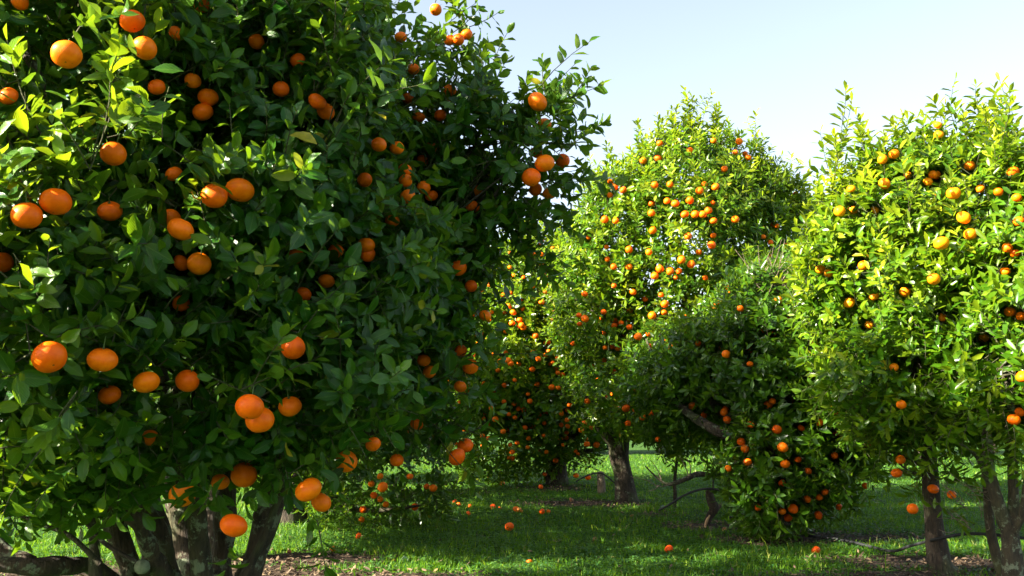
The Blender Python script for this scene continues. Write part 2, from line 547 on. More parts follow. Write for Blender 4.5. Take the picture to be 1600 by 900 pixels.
def crown_points(blobs, n, rng, skirt=0.4, seed=1.0, deep=0.45, gap=0.35, up=0.45, back=0.6, droopz=None, amp=0.0):
    """shoot roots and directions near the lumpy surface of a union of ellipsoids"""
    area = np.array([(r[0] * r[1] + r[1] * r[2] + r[0] * r[2]) for c, r in blobs])
    P, D, O = [], [], []
    got = 0
    for _ in range(40):
        k = rng.choice(len(blobs), size=n, p=area / area.sum())
        c = np.array([blobs[i][0] for i in k]); r = np.array([blobs[i][1] for i in k])
        d = norm(rng.normal(0, 1, (n, 3)))
        f = 1 - deep * rng.uniform(0, 1, n) ** 1.9
        f = f * lump(d, c, seed) * (1 + 0.055 / r.mean(1) * wob(c + d * r, 6.5, seed + 4)) * (1 + amp * wob(c + d * r, 3.2, seed + 6))
        p = c + d * r * f[:, None]
        outn = norm(d / r)
        sk = skirt(p) if callable(skirt) else skirt
        ok = p[:, 2] > sk + 0.12 * wob(p, 2.5, seed + 2)
        for (bc, br) in blobs:      # not deep inside another blob
            rho = np.linalg.norm((p - bc) / br, axis=1)
            ok &= ~((rho < 0.55))
        ok &= ~((outn[:, 1] > 0.25) & (rng.uniform(0, 1, n) > back))
        ok &= (wob(p, 3.4, seed + 9) > -1.0 + gap) | (f < 0.72)
        sd = norm(outn * 0.75 + np.array([0, 0, up]) + rng.normal(0, 0.38, (n, 3)))
        low = (p[:, 2] < (droopz if droopz else sk + 0.35)) & (rng.uniform(0, 1, n) < 0.65)
        sd[low] = norm(outn[low] * 0.6 + np.array([0, 0, -0.7]) + rng.normal(0, 0.3, (int(low.sum()), 3)))
        P.append(p[ok]); D.append(sd[ok]); O.append(f[ok])
        got += ok.sum()
        if got >= n: break
    P, D, O = np.concatenate(P)[:n], np.concatenate(D)[:n], np.concatenate(O)[:n]
    return P, D, O


def sprouts(points, rng, each=5, length=0.45):
    """leafy upright water shoots: list of (point, direction, n) -> roots, dirs"""
    P, D = [], []
    for (p, d, ln) in points:
        d = norm(np.array(d)); p = np.array(p) - d * min(.16, ln * .5); ln = ln * 1.0 + min(.16, ln * .5)
        side = norm(rng.normal(0, 1, 3)) * 0.12
        k = max(2, int(ln / 0.07))
        for i in range(k):
            t = i / (k - 1)
            q = np.array(p) + d * ln * t + side * ln * t * t
            for _ in range(1 if t > .7 else 2):
                P.append(q); D.append(norm(d * (0.8 + t) + rng.normal(0, 0.4 * (1.1 - t * .6), 3)))
    return np.array(P), np.array(D)


def front_depth(px, py, blobs, default):
    d = ray(px, py); o = np.array([0, 0, EYE]); best = None
    for c, r in blobs:
        oc = (o - c) / r; dd = d / r
        a, b, cc = dd @ dd, 2 * oc @ dd, oc @ oc - 1
        disc = b * b - 4 * a * cc
        if disc > 0:
            t = (-b - math.sqrt(disc)) / (2 * a)
            if best is None or t < best: best = t
    return (best * d[1]) if best else default


# ------------------------------------------------------------------ fruit
def fruit_mesh(name, mat, seg=28, rings=18, flat=0.84, seed=0.0):
    V = []
    for i in range(rings + 1):
        th = math.pi * i / rings
        for j in range(seg):
            ph = 2 * math.pi * j / seg
            rr = math.sin(th)
            z = math.cos(th) * flat
            rho = rr
            z -= 0.10 * math.exp(-(rho / 0.20) ** 2) * (1 if z > 0 else 0)
            z += 0.05 * math.exp(-(rho / 0.16) ** 2) * (1 if z < 0 else 0)
            w = 1 + 0.012 * math.sin(ph * 5 + seed) * (1 - abs(math.cos(th)))
            V.append((rr * math.cos(ph) * w, rr * math.sin(ph) * w, z))
    V = np.array(V)
    V *= (1 + 0.022 * wob(V, 1.6, seed))[:, None]
    F = []
    for i in range(rings):
        for j in range(seg):
            k = (j + 1) % seg
            F.append((i * seg + j, (i + 1) * seg + j, (i + 1) * seg + k, i * seg + k))
    me = np_mesh(name, V, F, [mat])
    return me


FRUIT_HI = [fruit_mesh('mandarin', ORANGE, 32, 20, f, s) for f, s in ((0.88, 0), (0.94, 2), (0.84, 5))]
FRUIT_SUNLIT = [fruit_mesh('sunlit_mandarin', ORANGE_SUNLIT, 24, 14, f, s) for f, s in ((0.86, 1), (0.92, 4))]
FRUIT_LO = [fruit_mesh('small_mandarin', ORANGE, 16, 10, f, s) for f, s in ((0.88, 1), (0.94, 4))]
FRUIT_PALE = [fruit_mesh('pale_mandarin', ORANGE_PALE, 16, 10, 0.86, 3)]


def star_calyx():
    t = Tubes()
    t.add([(0, 0, 0.70), (0.01, 0.0, 0.95), (0.06, 0.02, 1.7)], [0.055, 0.045, 0.03], 6, sub=3)
    n = t.n
    V = [(0, 0, 0.80)]
    for i in range(10):
        a = i * math.pi / 5; rr = 0.24 if i % 2 == 0 else 0.12
        V.append((math.cos(a) * rr, math.sin(a) * rr, 0.80 if i % 2 else 0.83))
    F = [(0, 1 + i, 1 + (i + 1) % 10, 0) for i in range(10)]
    Vt = np.vstack(t.v)
    V = np.vstack([Vt, np.array(V)])
    tri = [(0 + n, 1 + i + n, 1 + (i + 1) % 10 + n) for i in range(10)]
    q = np.vstack(t.f)
    tris = np.vstack([q[:, [0, 1, 2]], q[:, [0, 2, 3]], np.array(tri)])
    return np_mesh('calyx', V, tris, [CALYX])


CALYX_ME = star_calyx()


def hang_fruit(tree, p, diam, rng, meshes, calyx=False, tilt=0.35):
    o = link('orange', meshes[int(rng.integers(0, len(meshes)))], tree)
    o.location = Vector(p) - tree.location
    s = diam / 2
    o.scale = (s, s, s * rng.uniform(0.93, 1.04))
    o.rotation_euler = (rng.normal(0, tilt), rng.normal(0, tilt), rng.uniform(0, 6.28))
    if calyx:
        c = link('calyx', CALYX_ME, o)
    return o


def surplus_fruit(tree, blobs, n, rng, skirt, seed, diam=(0.055, 0.072), box=None):
    # the fruit past the hundred that show largest: ONE part, kind stuff
    P, D, O = crown_points(blobs, n * 6, rng, skirt, seed, deep=0.08, gap=0.2, back=0.1)
    src = FRUIT_LO[0]
    co = np.zeros(len(src.vertices) * 3, np.float32); src.vertices.foreach_get('co', co); co = co.reshape(-1, 3)
    fa = np.array([p.vertices[:] for p in src.polygons])
    V, F, k = [], [], 0
    for p in P:
        if k >= n: break
        if box is not None and not box(p): continue
        p = p - norm(p * [1, 1, 0]) * 0.10
        r = rng.uniform(*diam) / 2
        V.append(co * r + p - np.array(tree.location)); F.append(fa + k * len(co)); k += 1
        CULLS.setdefault('far', []).append((p, r, 0.85))
    o = link('oranges', np_mesh('oranges', np.vstack(V), np.vstack(F), [ORANGE]), tree)
    o['kind'] = 'stuff'


# ------------------------------------------------------------------ tree builder
CULLS = {}


def explicit(lst, blobs, key, default, lo=0.055, hi=0.088, inset=(0.0, 0.10), rng=RNG):
    out = []
    for it in lst:
        px, py, dpx = it[:3]
        y = front_depth(px, py, blobs, default)
        if len(it) > 3: y = it[3]
        else: y += rng.uniform(*inset) - 0.16
        want = 0.074 * FPX / dpx
        y2 = min(max(want, y - 0.05), y + 0.22)
        diam = float(np.clip(dpx * y2 / FPX, lo, hi))
        out.append((at(px, py, y2), diam))
    CULLS.setdefault(key, []).extend([(p, d / 2, 0.975) for p, d in out])
    return out


def limbs_to(tree, base, fork, blobs, rng, mat, nlimb, r0, seg=9, subs=8, per_blob=True, gn=0.12):
    """main limbs as parts, fine branches as one part"""
    fine = Tubes()
    for i in range(nlimb):
        c, r = blobs[i % len(blobs)]
        a = rng.uniform(0, 6.28) if i >= len(blobs) else rng.uniform(0, 6.28)
        tgt = c + np.array([math.cos(a) * r[0], math.sin(a) * r[1], rng.uniform(-.2, .55) * r[2]]) * rng.uniform(0.35, 0.65)
        f = fork + rng.normal(0, 0.03, 3)
        m1 = f + (tgt - f) * 0.35 + np.array([rng.normal(0, .08), rng.normal(0, .08), rng.uniform(-.05, .12)])
        m2 = f + (tgt - f) * 0.7 + rng.normal(0, 0.09, 3)
        t = Tubes()
        rr = r0 * rng.uniform(0.4, 0.62)
        t.add([f, m1, m2, tgt], [rr, rr * .75, rr * .5, rr * .22], seg, gn, 5, seed=i)
        t.build('limb', mat, tree)
        for _ in range(subs):
            t0 = rng.uniform(0.25, 1.0)
            q = m1 + (tgt - m1) * t0 if t0 < 1 else tgt
            dd = norm(rng.normal(0, 1, 3) + np.array([0, 0, 0.4]))
            e = c + dd * r * rng.uniform(0.5, 0.78)
            if e[2] < 0.35: continue
            m = (q + e) / 2 + rng.normal(0, 0.06, 3)
            fine.add([q, m, e], [rr * .28, rr * .17, 0.003], 5, 0, 4)
    if fine.v: fine.build('fine_branches', mat, tree)


def random_fruit(tree, blobs, n, rng, meshes, skirt, diam=(0.058, 0.078), seed=1.0, box=None):
    P, D, O = crown_points(blobs, n * 3, rng, skirt + 0.05, seed, deep=0.1, gap=0.2, back=0.25)
    j = 0
    for p in P:
        if j >= n: break
        if box and not box(p): continue
        dm = rng.uniform(*diam); p = p + norm(p * [1, 1, 0] - [0, 0, 0]) * -0.10
        hang_fruit(tree, p, dm, rng, meshes)
        CULLS.setdefault('far', []).append((p, dm / 2, 0.85))
        j += 1

# ------------------------------------------------------------------ ground
def gz(x, y):
    x = np.asarray(x, float); y = np.asarray(y, float)
    p = np.stack([x, y, x * 0], -1)
    near = np.clip(1 - np.hypot(x - 1, y - 9) / 40, 0, 1)
    return (0.022 * wob(p, 1.3, 4.0) + 0.012 * wob(p, 4.5, 1.0)) * near


def P2(px, py): return on_ground(px, py)[:2]


# bare-soil and litter patches: (pixel on the ground) radius x, radius y, strength
SOIL = [(P2(470, 878), .62, .38, 1.0), (P2(600, 905), .7, .25, .8), (P2(330, 930), .9, .9, 1.0), (P2(90, 900), 1.0, .6, .8),
        (P2(1130, 822), .55, .35, .9), (P2(1290, 845), .9, .36, .95), (P2(1450, 880), .75, .35, 1.0), (P2(1590, 890), .5, .3, .9),
        (P2(905, 788), .75, .4, .85), (P2(1010, 806), .35, .25, .7), (P2(860, 765), .5, .5, .6), (P2(740, 770), .5, .6, .3), (P2(1390, 905), 1.2, .25, .7)]


def soil_amount(x, y):
    p = np.stack([x, y, np.zeros_like(x)], -1)
    s = np.zeros_like(x)
    for (c, rx, ry, st) in SOIL:
        d = ((x - c[0]) / rx) ** 2 + ((y - c[1]) / ry) ** 2
        s = np.maximum(s, st * np.clip(1.35 - d, 0, 1))
    s = s + 0.22 * wob(p, 3.1, 2.2) + 0.15 * wob(p, 9.0, 7.0)
    s += 0.30 * np.clip(wob(p, 0.9, 12.0) - 0.35, 0, 1)
    return np.clip(s, 0, 1)


gx = np.concatenate([-np.geomspace(400, 6, 26), np.arange(-5.5, 10.01, 0.09), np.geomspace(10.6, 400, 26)])
gy = np.concatenate([-np.geomspace(300, 1.5, 16), np.arange(-1, 24.01, 0.09), np.geomspace(24.6, 900, 34)])
GX, GY = np.meshgrid(gx, gy)
GZ = gz(GX, GY)
nx_, ny_ = len(gx), len(gy)
gv = np.stack([GX, GY, GZ], -1).reshape(-1, 3)
ii, jj = np.meshgrid(np.arange(nx_ - 1), np.arange(ny_ - 1))
a0 = (jj * nx_ + ii).ravel()
gf = np.stack([a0, a0 + 1, a0 + nx_ + 1, a0 + nx_], 1)

m, nt, ns, ls = new_mat('orchard_floor')
out = ns.new('ShaderNodeOutputMaterial')
tc = ns.new('ShaderNodeTexCoord')
so = nd(ns, 'ShaderNodeAttribute', attribute_name='soil')
n1 = nd(ns, 'ShaderNodeTexNoise', i_Scale=22.0, i_Detail=8.0, i_Roughness=0.7); ls.new(tc.outputs['Object'], n1.inputs['Vector'])
n2 = nd(ns, 'ShaderNodeTexNoise', i_Scale=1.1, i_Detail=4.0); ls.new(tc.outputs['Object'], n2.inputs['Vector'])
vo = nd(ns, 'ShaderNodeTexVoronoi', i_Scale=34.0); ls.new(tc.outputs['Object'], vo.inputs['Vector'])
gr = ramp(ns, [(0.25, (0.012, 0.040, 0.004)), (0.55, (0.030, 0.085, 0.006)), (0.8, (0.08, 0.14, 0.012))]); ls.new(n1.outputs[0], gr.inputs[0])
gt = ramp(ns, [(0.35, (0.75, 0.85, 0.8)), (0.65, (1.25, 1.1, 0.9))]); ls.new(n2.outputs[0], gt.inputs[0])
grass_c = mixc(ns, ls, 1.0, gr.outputs[0], gt.outputs[0], 'MULTIPLY')
sr_ = ramp(ns, [(0.3, (0.022, 0.015, 0.010)), (0.55, (0.065, 0.045, 0.030)), (0.78, (0.17, 0.13, 0.09))]); ls.new(n1.outputs[0], sr_.inputs[0])
vc = ramp(ns, [(0.2, (1.25, 1.2, 1.1)), (0.6, (0.7, 0.7, 0.7))]); ls.new(vo.outputs['Distance'], vc.inputs[0])
soil_c = mixc(ns, ls, 1.0, sr_.outputs[0], vc.outputs[0], 'MULTIPLY')
edge = math_n(ns, ls, 'ADD', so.outputs['Fac'], math_n(ns, ls, 'MULTIPLY', math_n(ns, ls, 'SUBTRACT', n1.outputs[0], 0.5), 0.9))
er = ramp(ns, [(0.32, (0, 0, 0)), (0.52, (1, 1, 1))]); ls.new(edge, er.inputs[0])
gc = mixc(ns, ls, er.outputs[0], grass_c, soil_c)
pb = nd(ns, 'ShaderNodeBsdfPrincipled', i_Roughness=0.95)
pb.inputs['Specular IOR Level'].default_value = 0.15
ls.new(gc, pb.inputs['Base Color'])
bm_ = nd(ns, 'ShaderNodeBump', i_Strength=1.0, i_Distance=0.03); ls.new(n1.outputs[0], bm_.inputs['Height']); ls.new(bm_.outputs[0], pb.inputs['Normal'])
ls.new(pb.outputs[0], out.inputs['Surface'])
FLOOR = m
me = np_mesh('ground', gv, gf, [FLOOR], True, None, {'soil': ('FLOAT', soil_amount(gv[:, 0], gv[:, 1]))})
tag(link('ground', me), kind='structure')


# ------------------------------------------------------------------ grass (stuff)
def grass_material(name, a, b, c, transl=0.45):
    m, nt, ns, ls = new_mat(name)
    out = ns.new('ShaderNodeOutputMaterial')
    t = nd(ns, 'ShaderNodeAttribute', attribute_name='tint')
    r = ramp(ns, [(0.0, a), (0.6, b), (0.93, c), (1.0, (0.32, 0.27, 0.12))]); ls.new(t.outputs['Fac'], r.inputs[0])
    pb = nd(ns, 'ShaderNodeBsdfPrincipled', i_Roughness=0.5); pb.inputs['Specular IOR Level'].default_value = 0.3
    ls.new(r.outputs[0], pb.inputs['Base Color'])
    tr = ns.new('ShaderNodeBsdfTranslucent')
    tcn = mixc(ns, ls, 0.5, r.outputs[0], (0.26, 0.48, 0.008)); ls.new(tcn, tr.inputs['Color'])
    mx = nd(ns, 'ShaderNodeMixShader'); mx.inputs[0].default_value = transl
    ls.new(pb.outputs[0], mx.inputs[1]); ls.new(tr.outputs[0], mx.inputs[2]); ls.new(mx.outputs[0], out.inputs['Surface'])
    return m


GRASS = grass_material('grass_blade', (0.022, 0.090, 0.004), (0.080, 0.200, 0.007), (0.27, 0.34, 0.018))
WEED = grass_material('clover_leaf', (0.020, 0.080, 0.020), (0.045, 0.13, 0.03), (0.11, 0.21, 0.05), 0.3)


def scatter(n, y0, y1, rng, power=1.5):
    u = rng.uniform(0, 1, n)
    k = 1 - power
    y = (y0 ** k + u * (y1 ** k - y0 ** k)) ** (1 / k)
    x = rng.uniform(-1, 1, n) * (0.62 * y + 0.9) + 0.25
    return x, y


def blades(n, rng):
    x, y = scatter(n, 3.6, 26, rng)
    s = soil_amount(x, y)
    p = np.stack([x, y, x * 0], -1)
    cl = wob(p, 1.6, 21) * 0.5 + wob(p, 6.0, 3) * 0.5
    keep = rng.uniform(0, 1, n) > s * 1.25
    keep &= rng.uniform(0, 1, n) < 0.75 + 0.5 * cl
    x, y, cl = x[keep], y[keep], cl[keep]
    n = len(x)
    h = (0.028 + 0.045 * rng.uniform(0, 1, n) ** 2.2) * (1 + 0.5 * np.clip(cl, -0.5, 1))
    tall = rng.uniform(0, 1, n) < 0.05 * np.clip(wob(p[keep], 2.3, 44), 0, 1); h[tall] *= 2.6
    w = 0.0035 * (0.7 + 0.6 * rng.uniform(0, 1, n)) * np.maximum(1, y / 8.5)
    a = rng.uniform(0, 6.28, n); lean = rng.uniform(0.1, 0.9, n) * h
    dx, dy = np.cos(a), np.sin(a)
    b = rng.uniform(0, 6.28, n); wx, wy = np.cos(b) * w, np.sin(b) * w
    z = gz(x, y) - 0.004
    V = np.stack([
        np.stack([x - wx, y - wy, z], -1), np.stack([x + wx, y + wy, z], -1),
        np.stack([x + dx * lean * .35 - wx * .7, y + dy * lean * .35 - wy * .7, z + h * .6], -1),
        np.stack([x + dx * lean * .35 + wx * .7, y + dy * lean * .35 + wy * .7, z + h * .6], -1),
        np.stack([x + dx * lean, y + dy * lean, z + h], -1)], 1)
    F = np.array([(0, 1, 3), (0, 3, 2), (2, 3, 4)])
    FF = (F[None] + (np.arange(n) * 5)[:, None, None]).reshape(-1, 3)
    tint = np.clip(rng.beta(2, 2.6, n) + 0.15 * cl + (rng.uniform(0, 1, n) < .03) * .5, 0, 1)
    return np_mesh('grass', V.reshape(-1, 3), FF, [GRASS], True, None, {'tint': ('FLOAT', np.repeat(tint, 5))})


def clover(n, rng):
    x, y = scatter(n, 3.6, 20, rng)
    s = soil_amount(x, y)
    p = np.stack([x, y, x * 0], -1)
    c = wob(p, 1.1, 31) + 0.4 * wob(p, 5, 13)
    keep = (rng.uniform(0, 1, n) > s * 1.05) & (rng.uniform(0, 1, n) < 0.35 + 0.7 * np.clip(c, 0, 1))
    x, y = x[keep], y[keep]; n = len(x)
    z = gz(x, y) + rng.uniform(0.008, 0.04, n)
    r = rng.uniform(0.008, 0.018, n) * np.maximum(1, y / 9)
    a = rng.uniform(0, 6.28, n)
    V = []
    for k in range(3):                     # three leaflets each
        ak = a + k * 2.094
        c_, s_ = np.cos(ak), np.sin(ak)
        tz = rng.normal(0, 0.35, n) * r
        V += [np.stack([x, y, z], -1), np.stack([x + (c_ - s_ * .55) * r, y + (s_ + c_ * .55) * r, z + tz + r * .3], -1),
              np.stack([x + c_ * r * 1.5, y + s_ * r * 1.5, z + tz], -1), np.stack([x + (c_ + s_ * .55) * r, y + (s_ - c_ * .55) * r, z + tz + r * .3], -1)]
    V = np.stack(V, 1)
    F = np.array([(0, 1, 2, 3), (4, 5, 6, 7), (8, 9, 10, 11)])
    FF = (F[None] + (np.arange(n) * 12)[:, None, None]).reshape(-1, 4)
    tint = rng.beta(2, 2.2, n) * .93
    return np_mesh('clover', V.reshape(-1, 3), FF, [WEED], True, None, {'tint': ('FLOAT', np.repeat(tint, 12))})


tag(link('grass', blades(330000, np.random.default_rng(5))), 'short bright green grass covering the orchard floor', 'grass', kind='stuff')
tag(link('ground_cover', clover(140000, np.random.default_rng(6))), 'low round-leaved clover and weeds between the grass blades', 'ground cover', kind='stuff')

# dry leaf litter on the soil (stuff)
m, nt, ns, ls = new_mat('dry_leaf')
out = ns.new('ShaderNodeOutputMaterial')
t = nd(ns, 'ShaderNodeAttribute', attribute_name='tint')
r = ramp(ns, [(0.0, (0.05, 0.032, 0.018)), (0.5, (0.085, 0.052, 0.028)), (0.85, (0.19, 0.125, 0.07)), (1.0, (0.36, 0.28, 0.07))]); ls.new(t.outputs['Fac'], r.inputs[0])
pb = nd(ns, 'ShaderNodeBsdfPrincipled', i_Roughness=0.75); ls.new(r.outputs[0], pb.inputs['Base Color']); ls.new(pb.outputs[0], out.inputs['Surface'])
DRY = m


def litter(n, rng):
    cx, cy = [], []
    for (c, rx, ry, st) in SOIL:
        k = int(n * st * rx * ry / 4.0)
        a = rng.uniform(0, 6.28, k); q = np.sqrt(rng.uniform(0, 1, k)) * 1.15
        cx.append(c[0] + np.cos(a) * q * rx); cy.append(c[1] + np.sin(a) * q * ry)
    x2, y2 = scatter(n // 4, 4, 16, rng)
    x = np.concatenate(cx + [x2]); y = np.concatenate(cy + [y2]); n = len(x)
    vs = [make_leaf(1, 1.0, rng, 1.0) for _ in range(10)]
    nv = vs[0].shape[0]
    var = rng.integers(0, 10, n)
    T = np.array(vs)[var] * rng.uniform(0.025, 0.055, n)[:, None, None]
    z = norm(np.stack([rng.normal(0, .35, n), rng.normal(0, .35, n), np.ones(n)], -1) * np.where(rng.uniform(0, 1, n) < .5, -1, 1)[:, None])
    xx = norm(np.cross(norm(rng.normal(0, 1, (n, 3))), z)); yy = np.cross(z, xx)
    M = np.stack([xx, yy, z], 1)
    W = np.einsum('nvc,ncd->nvd', T, M) + np.stack([x, y, gz(x, y) + 0.012 + rng.uniform(0, .012, n)], -1)[:, None, :]
    F = (LT[1][2][None] + (np.arange(n) * nv)[:, None, None]).reshape(-1, 3)
    return np_mesh('leaf_litter', W.reshape(-1, 3), F, [DRY], True, None, {'tint': ('FLOAT', np.repeat(rng.beta(2, 2, n), nv))})


tag(link('leaf_litter', litter(6500, np.random.default_rng(8))), 'dry brown fallen leaves scattered on the bare soil', 'leaf litter', kind='stuff')

# ------------------------------------------------------------------ crowns: blobs and fruit lists, photo measured
G_TREES = 'mandarin trees of the orchard'
left_blobs = [B(222, 380, 4.05, 0.95, 1.40, 1.62), B(40, 470, 3.6, 1.0, 1.1, 1.05), B(530, 600, 4.1, .42, .6, .54), B(580, 390, 4.1, .34, .6, .55),
              B(500, 130, 4.2, .24, .45, .34), B(470, 330, 3.8, .5, .8, .8), B(735, 228, 4.1, .15, .28, .15), B(795, 255, 4.0, .15, .24, .17), B(650, 600, 4.1, .17, .34, .40),
              B(680, 350, 4.1, .20, .3, .24), B(260, 600, 3.35, .72, .60, .24), B(470, 640, 3.5, .40, .45, .20)]
left_list = [(31, 2, 30), (207, 33, 40), (226, 75, 40), (104, 85, 48), (13, 150, 31), (316, 9, 26), (276, 52, 25), (401, 65, 18), (439, 139, 27),
             (465, 94, 22), (301, 126, 22), (325, 152, 33), (317, 175, 33), (177, 240, 41), (245, 136, 20), (42, 337, 47), (87, 315, 49), (172, 330, 38),
             (3, 410, 34), (335, 306, 42), (375, 297, 47), (267, 341, 32), (282, 358, 42), (311, 412, 38), (283, 411, 18), (462, 400, 25),
             (497, 160, 28), (272, 272, 12), (681, 15, 18), (716, 62, 15), (729, 54, 14), (703, 63, 10), (626, 58, 18), (646, 108, 16), (703, 141, 22),
             (688, 180, 20), (637, 154, 19), (655, 183, 12), (509, 174, 30), (494, 157, 22), (592, 226, 20), (620, 231, 12), (673, 231, 18),
             (660, 251, 18), (633, 265, 9), (634, 282, 17), (637, 307, 25), (662, 293, 22), (674, 306, 14), (570, 281, 18), (840, 159, 33, 3.85),
             (850, 195, 24, 3.95), (839, 238, 22, 3.95), (851, 255, 32, 3.8), (879, 251, 24, 3.9), (830, 277, 31, 3.8), (837, 296, 22, 3.9), (859, 302, 23, 3.85),
             (746, 298, 18), (740, 324, 19), (572, 383, 29), (575, 398, 22), (525, 392, 22), (716, 419, 28), (510, 439, 26), (736, 447, 20), (613, 345, 10),
             (283, 474, 26), (77, 558, 52), (160, 562, 46), (171, 617, 34), (229, 597, 40), (293, 595, 36), (234, 684, 24), (458, 543, 38),
             (390, 636, 44), (406, 656, 44), (453, 635, 36), (381, 742, 40), (344, 753, 28), (285, 773, 41), (365, 821, 42, 3.0), (482, 765, 42, 3.1),
             (502, 785, 32, 3.15), (474, 460, 18), (735, 573, 25), (720, 548, 16), (727, 696, 25), (714, 714, 28), (541, 721, 34), (583, 694, 12),
             (620, 719, 12), (651, 663, 10), (671, 581, 11), (662, 563, 12), (719, 604, 12), (758, 493, 15), (737, 322, 14)]
low_blobs = [B(475, 560, 9.2, 1.35, 1.3, 1.55), B(470, 430, 9.2, 1.05, 1.1, 1.35), B(600, 735, 8.7, .66, .6, .36)]
low_list = [(594, 744, 10), (598, 761, 17), (584, 774, 11), (603, 788, 10), (648, 792, 12), (667, 760, 10), (567, 796, 11), (594, 780, 8), (580, 756, 9), (565, 812, 9)]
dense_blobs = [B(850, 545, 14.1, 1.00, 1.05, 1.55), B(785, 575, 13.8, .75, .8, 1.2), B(790, 690, 13.7, .75, .6, .42), B(890, 640, 13.6, .8, .7, .6), B(690, 560, 14.4, .6, .6, 1.2), B(820, 480, 13.9, .9, .8, .85)]
dense_list = [(905, 391, 10), (894, 435, 13), (853, 431, 9), (830, 448, 9), (932, 424, 9), (936, 569, 12), (862, 605, 10), (832, 577, 9), (841, 561, 10), (811, 569, 8),
              (794, 563, 11), (782, 565, 11), (798, 568, 10), (790, 551, 8), (778, 579, 8), (788, 602, 8), (828, 627, 9), (788, 629, 8), (768, 638, 9),
              (774, 655, 10), (762, 663, 8), (756, 654, 7), (786, 674, 9), (826, 685, 8), (797, 695, 7), (795, 715, 6), (801, 716, 8), (868, 720, 9),
              (887, 641, 8), (810, 639, 8), (913, 661, 10), (908, 672, 9), (924, 668, 8), (877, 664, 8), (887, 666, 8), (917, 694, 10), (932, 695, 10),
              (920, 705, 7), (900, 743, 9), (919, 746, 9), (837, 525, 10), (818, 512, 12), (857, 535, 8), (857, 549, 8), (887, 543, 8), (817, 483, 8),
              (795, 478, 9), (802, 488, 11), (812, 500, 12), (800, 505, 10), (815, 508, 10), (790, 518, 8), (865, 485, 10), (863, 498, 9), (803, 430, 7),
              (752, 452, 9), (765, 445, 8), (752, 526, 9), (756, 599, 7), (851, 741, 7)]
tall_blobs = [B(1075, 430, 11.2, 1.12, 1.15, 1.50), B(1090, 300, 11.2, .72, .7, .66), B(975, 400, 11.0, .50, .6, .88), B(990, 590, 10.8, .62, .75, .62),
              B(1100, 600, 10.8, .75, .75, .62), B(1060, 640, 10.4, .5, .5, .36), B(1190, 400, 11.6, .62, .7, .98), B(1160, 330, 11.4, .45, .5, .52), B(930, 470, 10.9, .42, .6, .75), B(1170, 540, 10.8, .55, .6, .75), B(1235, 430, 12.6, .46, .5, 1.25)]
tall_list = [(954, 284, 10), (960, 292, 12), (974, 297, 12), (953, 305, 10), (945, 343, 13), (962, 345, 11), (920, 371, 9), (1005, 251, 16), (1028, 247, 13),
             (1023, 289, 12), (1047, 288, 11), (1018, 333, 12), (1020, 360, 14), (1042, 314, 11), (1055, 318, 14), (1078, 313, 13), (1070, 335, 13),
             (1086, 335, 15), (1098, 335, 13), (1107, 329, 13), (1115, 345, 12), (1118, 292, 16), (1101, 288, 10), (1093, 298, 13), (1115, 220, 10),
             (1155, 221, 12), (1149, 238, 9), (1164, 240, 9), (1169, 246, 11), (1132, 264, 11), (1114, 317, 8), (1149, 343, 15), (1112, 383, 14),
             (1115, 368, 9), (1075, 369, 13), (1092, 394, 10), (983, 390, 12), (1014, 394, 11), (1227, 385, 11), (1204, 379, 9), (1193, 370, 8),
             (1214, 353, 8), (1031, 224, 11), (948, 386, 8), (1065, 406, 17), (1080, 413, 14), (1031, 420, 13), (1023, 431, 15), (1047, 424, 14),
             (1061, 424, 10), (1056, 434, 8), (1102, 434, 9), (983, 417, 11), (959, 417, 11), (949, 405, 9), (914, 498, 13), (1039, 475, 13),
             (1019, 493, 13), (1137, 449, 11), (1143, 460, 16), (1173, 464, 13), (1121, 472, 13), (1114, 484, 11), (1098, 483, 9), (1070, 493, 9),
             (997, 526, 13), (1112, 530, 13), (1126, 538, 15), (1088, 538, 10), (1016, 568, 9), (1064, 576, 11), (1081, 568, 10), (1039, 582, 9),
             (1037, 609, 12), (1083, 614, 9), (992, 607, 9), (978, 638, 13), (1131, 576, 11), (1004, 652, 11), (1204, 403, 10), (1217, 410, 10), (945, 543, 8)]
hang_blobs = [B(1225, 590, 8.1, .58, .65, .80), B(1235, 715, 7.8, .48, .42, .38), B(1185, 640, 8.1, .20, .35, .40), B(1320, 620, 7.9, .42, .5, .55), B(1205, 780, 7.6, .16, .2, .16), B(1100, 590, 8.5, .34, .4, .36), B(1265, 500, 8.6, .42, .4, .5), B(1130, 600, 8.7, .42, .45, .40), B(1060, 600, 9.2, .42, .4, .42), B(1180, 520, 9.0, .45, .45, .45)]
hang_list = [(1172, 569, 11), (1131, 644, 12), (1136, 656, 13), (1158, 690, 13), (1164, 701, 13), (1168, 722, 14), (1138, 732, 11), (1184, 793, 11),
             (1207, 627, 11), (1304, 641, 16), (1214, 671, 15), (1223, 699, 17), (1252, 669, 8), (1306, 678, 8), (1304, 712, 11), (1247, 718, 11),
             (1227, 725, 15), (1263, 736, 9), (1222, 755, 12), (1289, 769, 10), (1261, 780, 12), (1239, 795, 16), (1231, 809, 14), (1280, 777, 9),
             (1279, 805, 13), (1222, 799, 12), (1352, 759, 11), (1311, 792, 7), (1266, 586, 10), (1301, 588, 8), (1343, 587, 8), (1273, 536, 9), (1100, 648, 10)]
bright_blobs = [B(1468, 455, 6.4, .72, .78, .86), B(1400, 322, 6.4, .26, .40, .28), B(1515, 355, 6.3, .36, .5, .46), B(1335, 450, 6.4, .24, .40, .48),
                B(1430, 590, 6.1, .56, .55, .36)]
